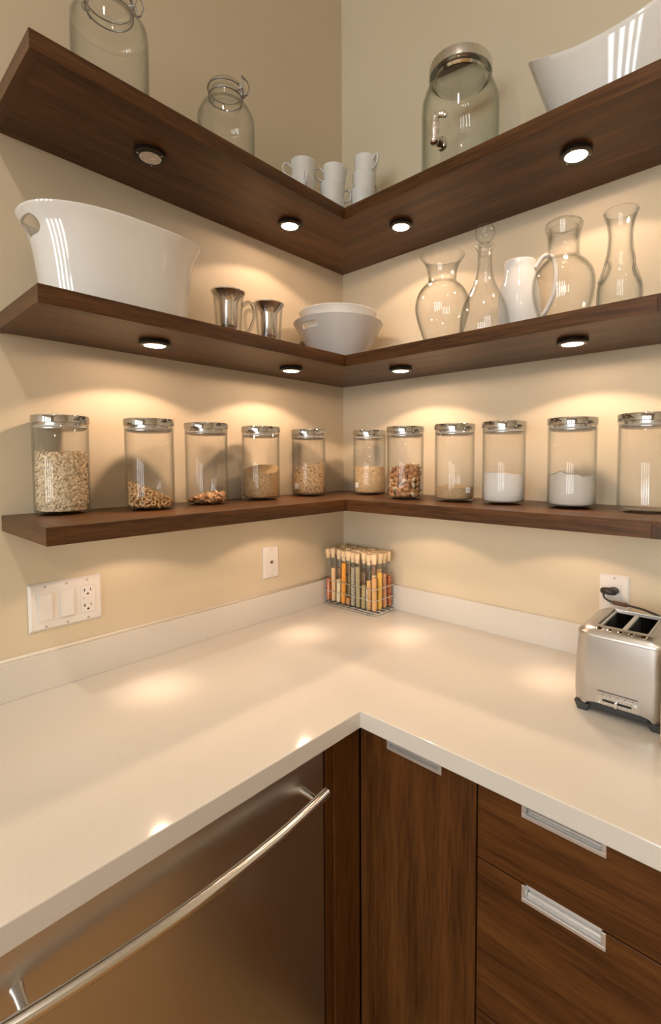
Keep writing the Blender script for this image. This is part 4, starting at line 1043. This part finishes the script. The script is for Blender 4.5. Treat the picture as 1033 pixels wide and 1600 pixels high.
for k, x in enumerate((-0.0420, -0.0210, -0.0005, 0.0200, 0.0420)):
    r = 0.0072 if k in (0, 4) else 0.0058
    b_ = obj('button', lathe(NB(), [(0, 0.0030), (r*0.75, 0.0029), (r, 0.0018), (r*1.05, 0.0), (0, 0.0)], 24), 'chrome', t, 40)
    b_.location = (x, -0.0845, 0.1818); b_.rotation_euler = (0.36, 0, 0)
    m_ = obj('mark', box(NB(), (-0.004, -0.0004, 0), (0.004, 0.0004, 0.0003)), 'foot_rubber', t); m_.location = (x, -0.0920, 0.1788); m_.rotation_euler = (0.40, 0, 0)
fy = -hy-0.0004
obj('front_line', box(NB(), (-0.0375, fy-0.0006, 0.0560), (0.0375, fy+0.002, 0.0574)), 'foot_rubber', t)
q = rrect(0, 0, 0.0400, 0.0088, 0.0086, 0, 6)
sp_ = obj('slider_plate', (lambda b: (loft(b, [[(p[0], fy+0.002, p[1]+0.0395) for p in q], [(p[0], fy-0.0016, p[1]+0.0395) for p in q]]), b)[1])(NB()), 'satin_steel', t, 40)
q = rrect(0, 0, 0.0270, 0.0024, 0.0022, 0, 5)
obj('slider_slot', (lambda b: (loft(b, [[(p[0], fy-0.0010, p[1]+0.0395) for p in q], [(p[0], fy-0.0020, p[1]+0.0395) for p in q]]), b)[1])(NB()), 'slot_black', sp_)
q = [(p[0], fy-0.0030, p[1]+0.0395) for p in rrect(0, 0, 0.0365, 0.0066, 0.0064, 0, 6)]
obj('slider_rim', tube(NB(), [(p[0], fy-0.0016, p[2]) for p in q], 0.0007, 6, closed=True), 'chrome', sp_, True)
obj('slider_knob', box(NB(), (-0.0030, fy-0.0120, 0.0325), (0.0030, fy-0.0015, 0.0465), 0.0015, 2), 'chrome', sp_, 40)
for k in range(5):
    obj('mark', box(NB(), (-0.0268+k*0.0134, fy-0.0004, 0.0508), (-0.0248+k*0.0134, fy+0.001, 0.0524)), 'foot_rubber', t)

t = thing('power_plug', 'black power plug with a finger ring and cord in the wall outlet', 'plug', (0.9785, -0.0083, 1.1105))
bm = NB()
pl_ = obj('plug_body', tube(bm, [(0.002, 0, 0), (0, -0.008, 0), (-0.002, -0.016, 0), (-0.003, -0.021, 0)], [0.0120, 0.0125, 0.0105, 0.0060], 16, flat=0.8), 'rubber_black', t, True)
rg = ring_pts((0, 0, 0), 0.0125, 28); obj('finger_ring', tube(NB(), [(p[0]*1.25-0.006, -0.026+p[1]*0.75, 0.002) for p in rg], 0.0048, 10, closed=True, flat=1.5), 'rubber_black', t, True)
cp = curve_pts([(-0.018, -0.028, -0.004), (-0.014, -0.034, -0.014), (0.000, -0.036, -0.021), (0.020, -0.036, -0.0235), (0.045, -0.036, -0.0245), (0.085, -0.036, -0.030), (0.130, -0.034, -0.050), (0.150, -0.030, -0.110), (0.130, -0.035, -0.175), (0.100, -0.055, -0.192)], 6)
cd = obj('cord', tube(NB(), cp, 0.0027, 8), 'rubber_black', t, True)
obj('cord_tag', tube(NB(), [(0.006, -0.036, -0.0225), (0.040, -0.036, -0.0245)], 0.0050, 10), 'cord_brown', cd, 40)

o = obj('cream_canister', lathe(NB(), [(0, 0), (0.060, 0.0), (0.068, 0.004), (0.0705, 0.014), (0.0700, 0.120), (0.0680, 0.150), (0.0640, 0.165), (0.0560, 0.172), (0.0450, 0.174), (0.0440, 0.170), (0.062, 0.150), (0.066, 0.016), (0.0, 0.010)], 48), 'canister_cream', smooth=40)
o.location = (1.2130, -0.3480, CT); tag(o, 'cream ceramic canister at the side of the toaster', 'canister')
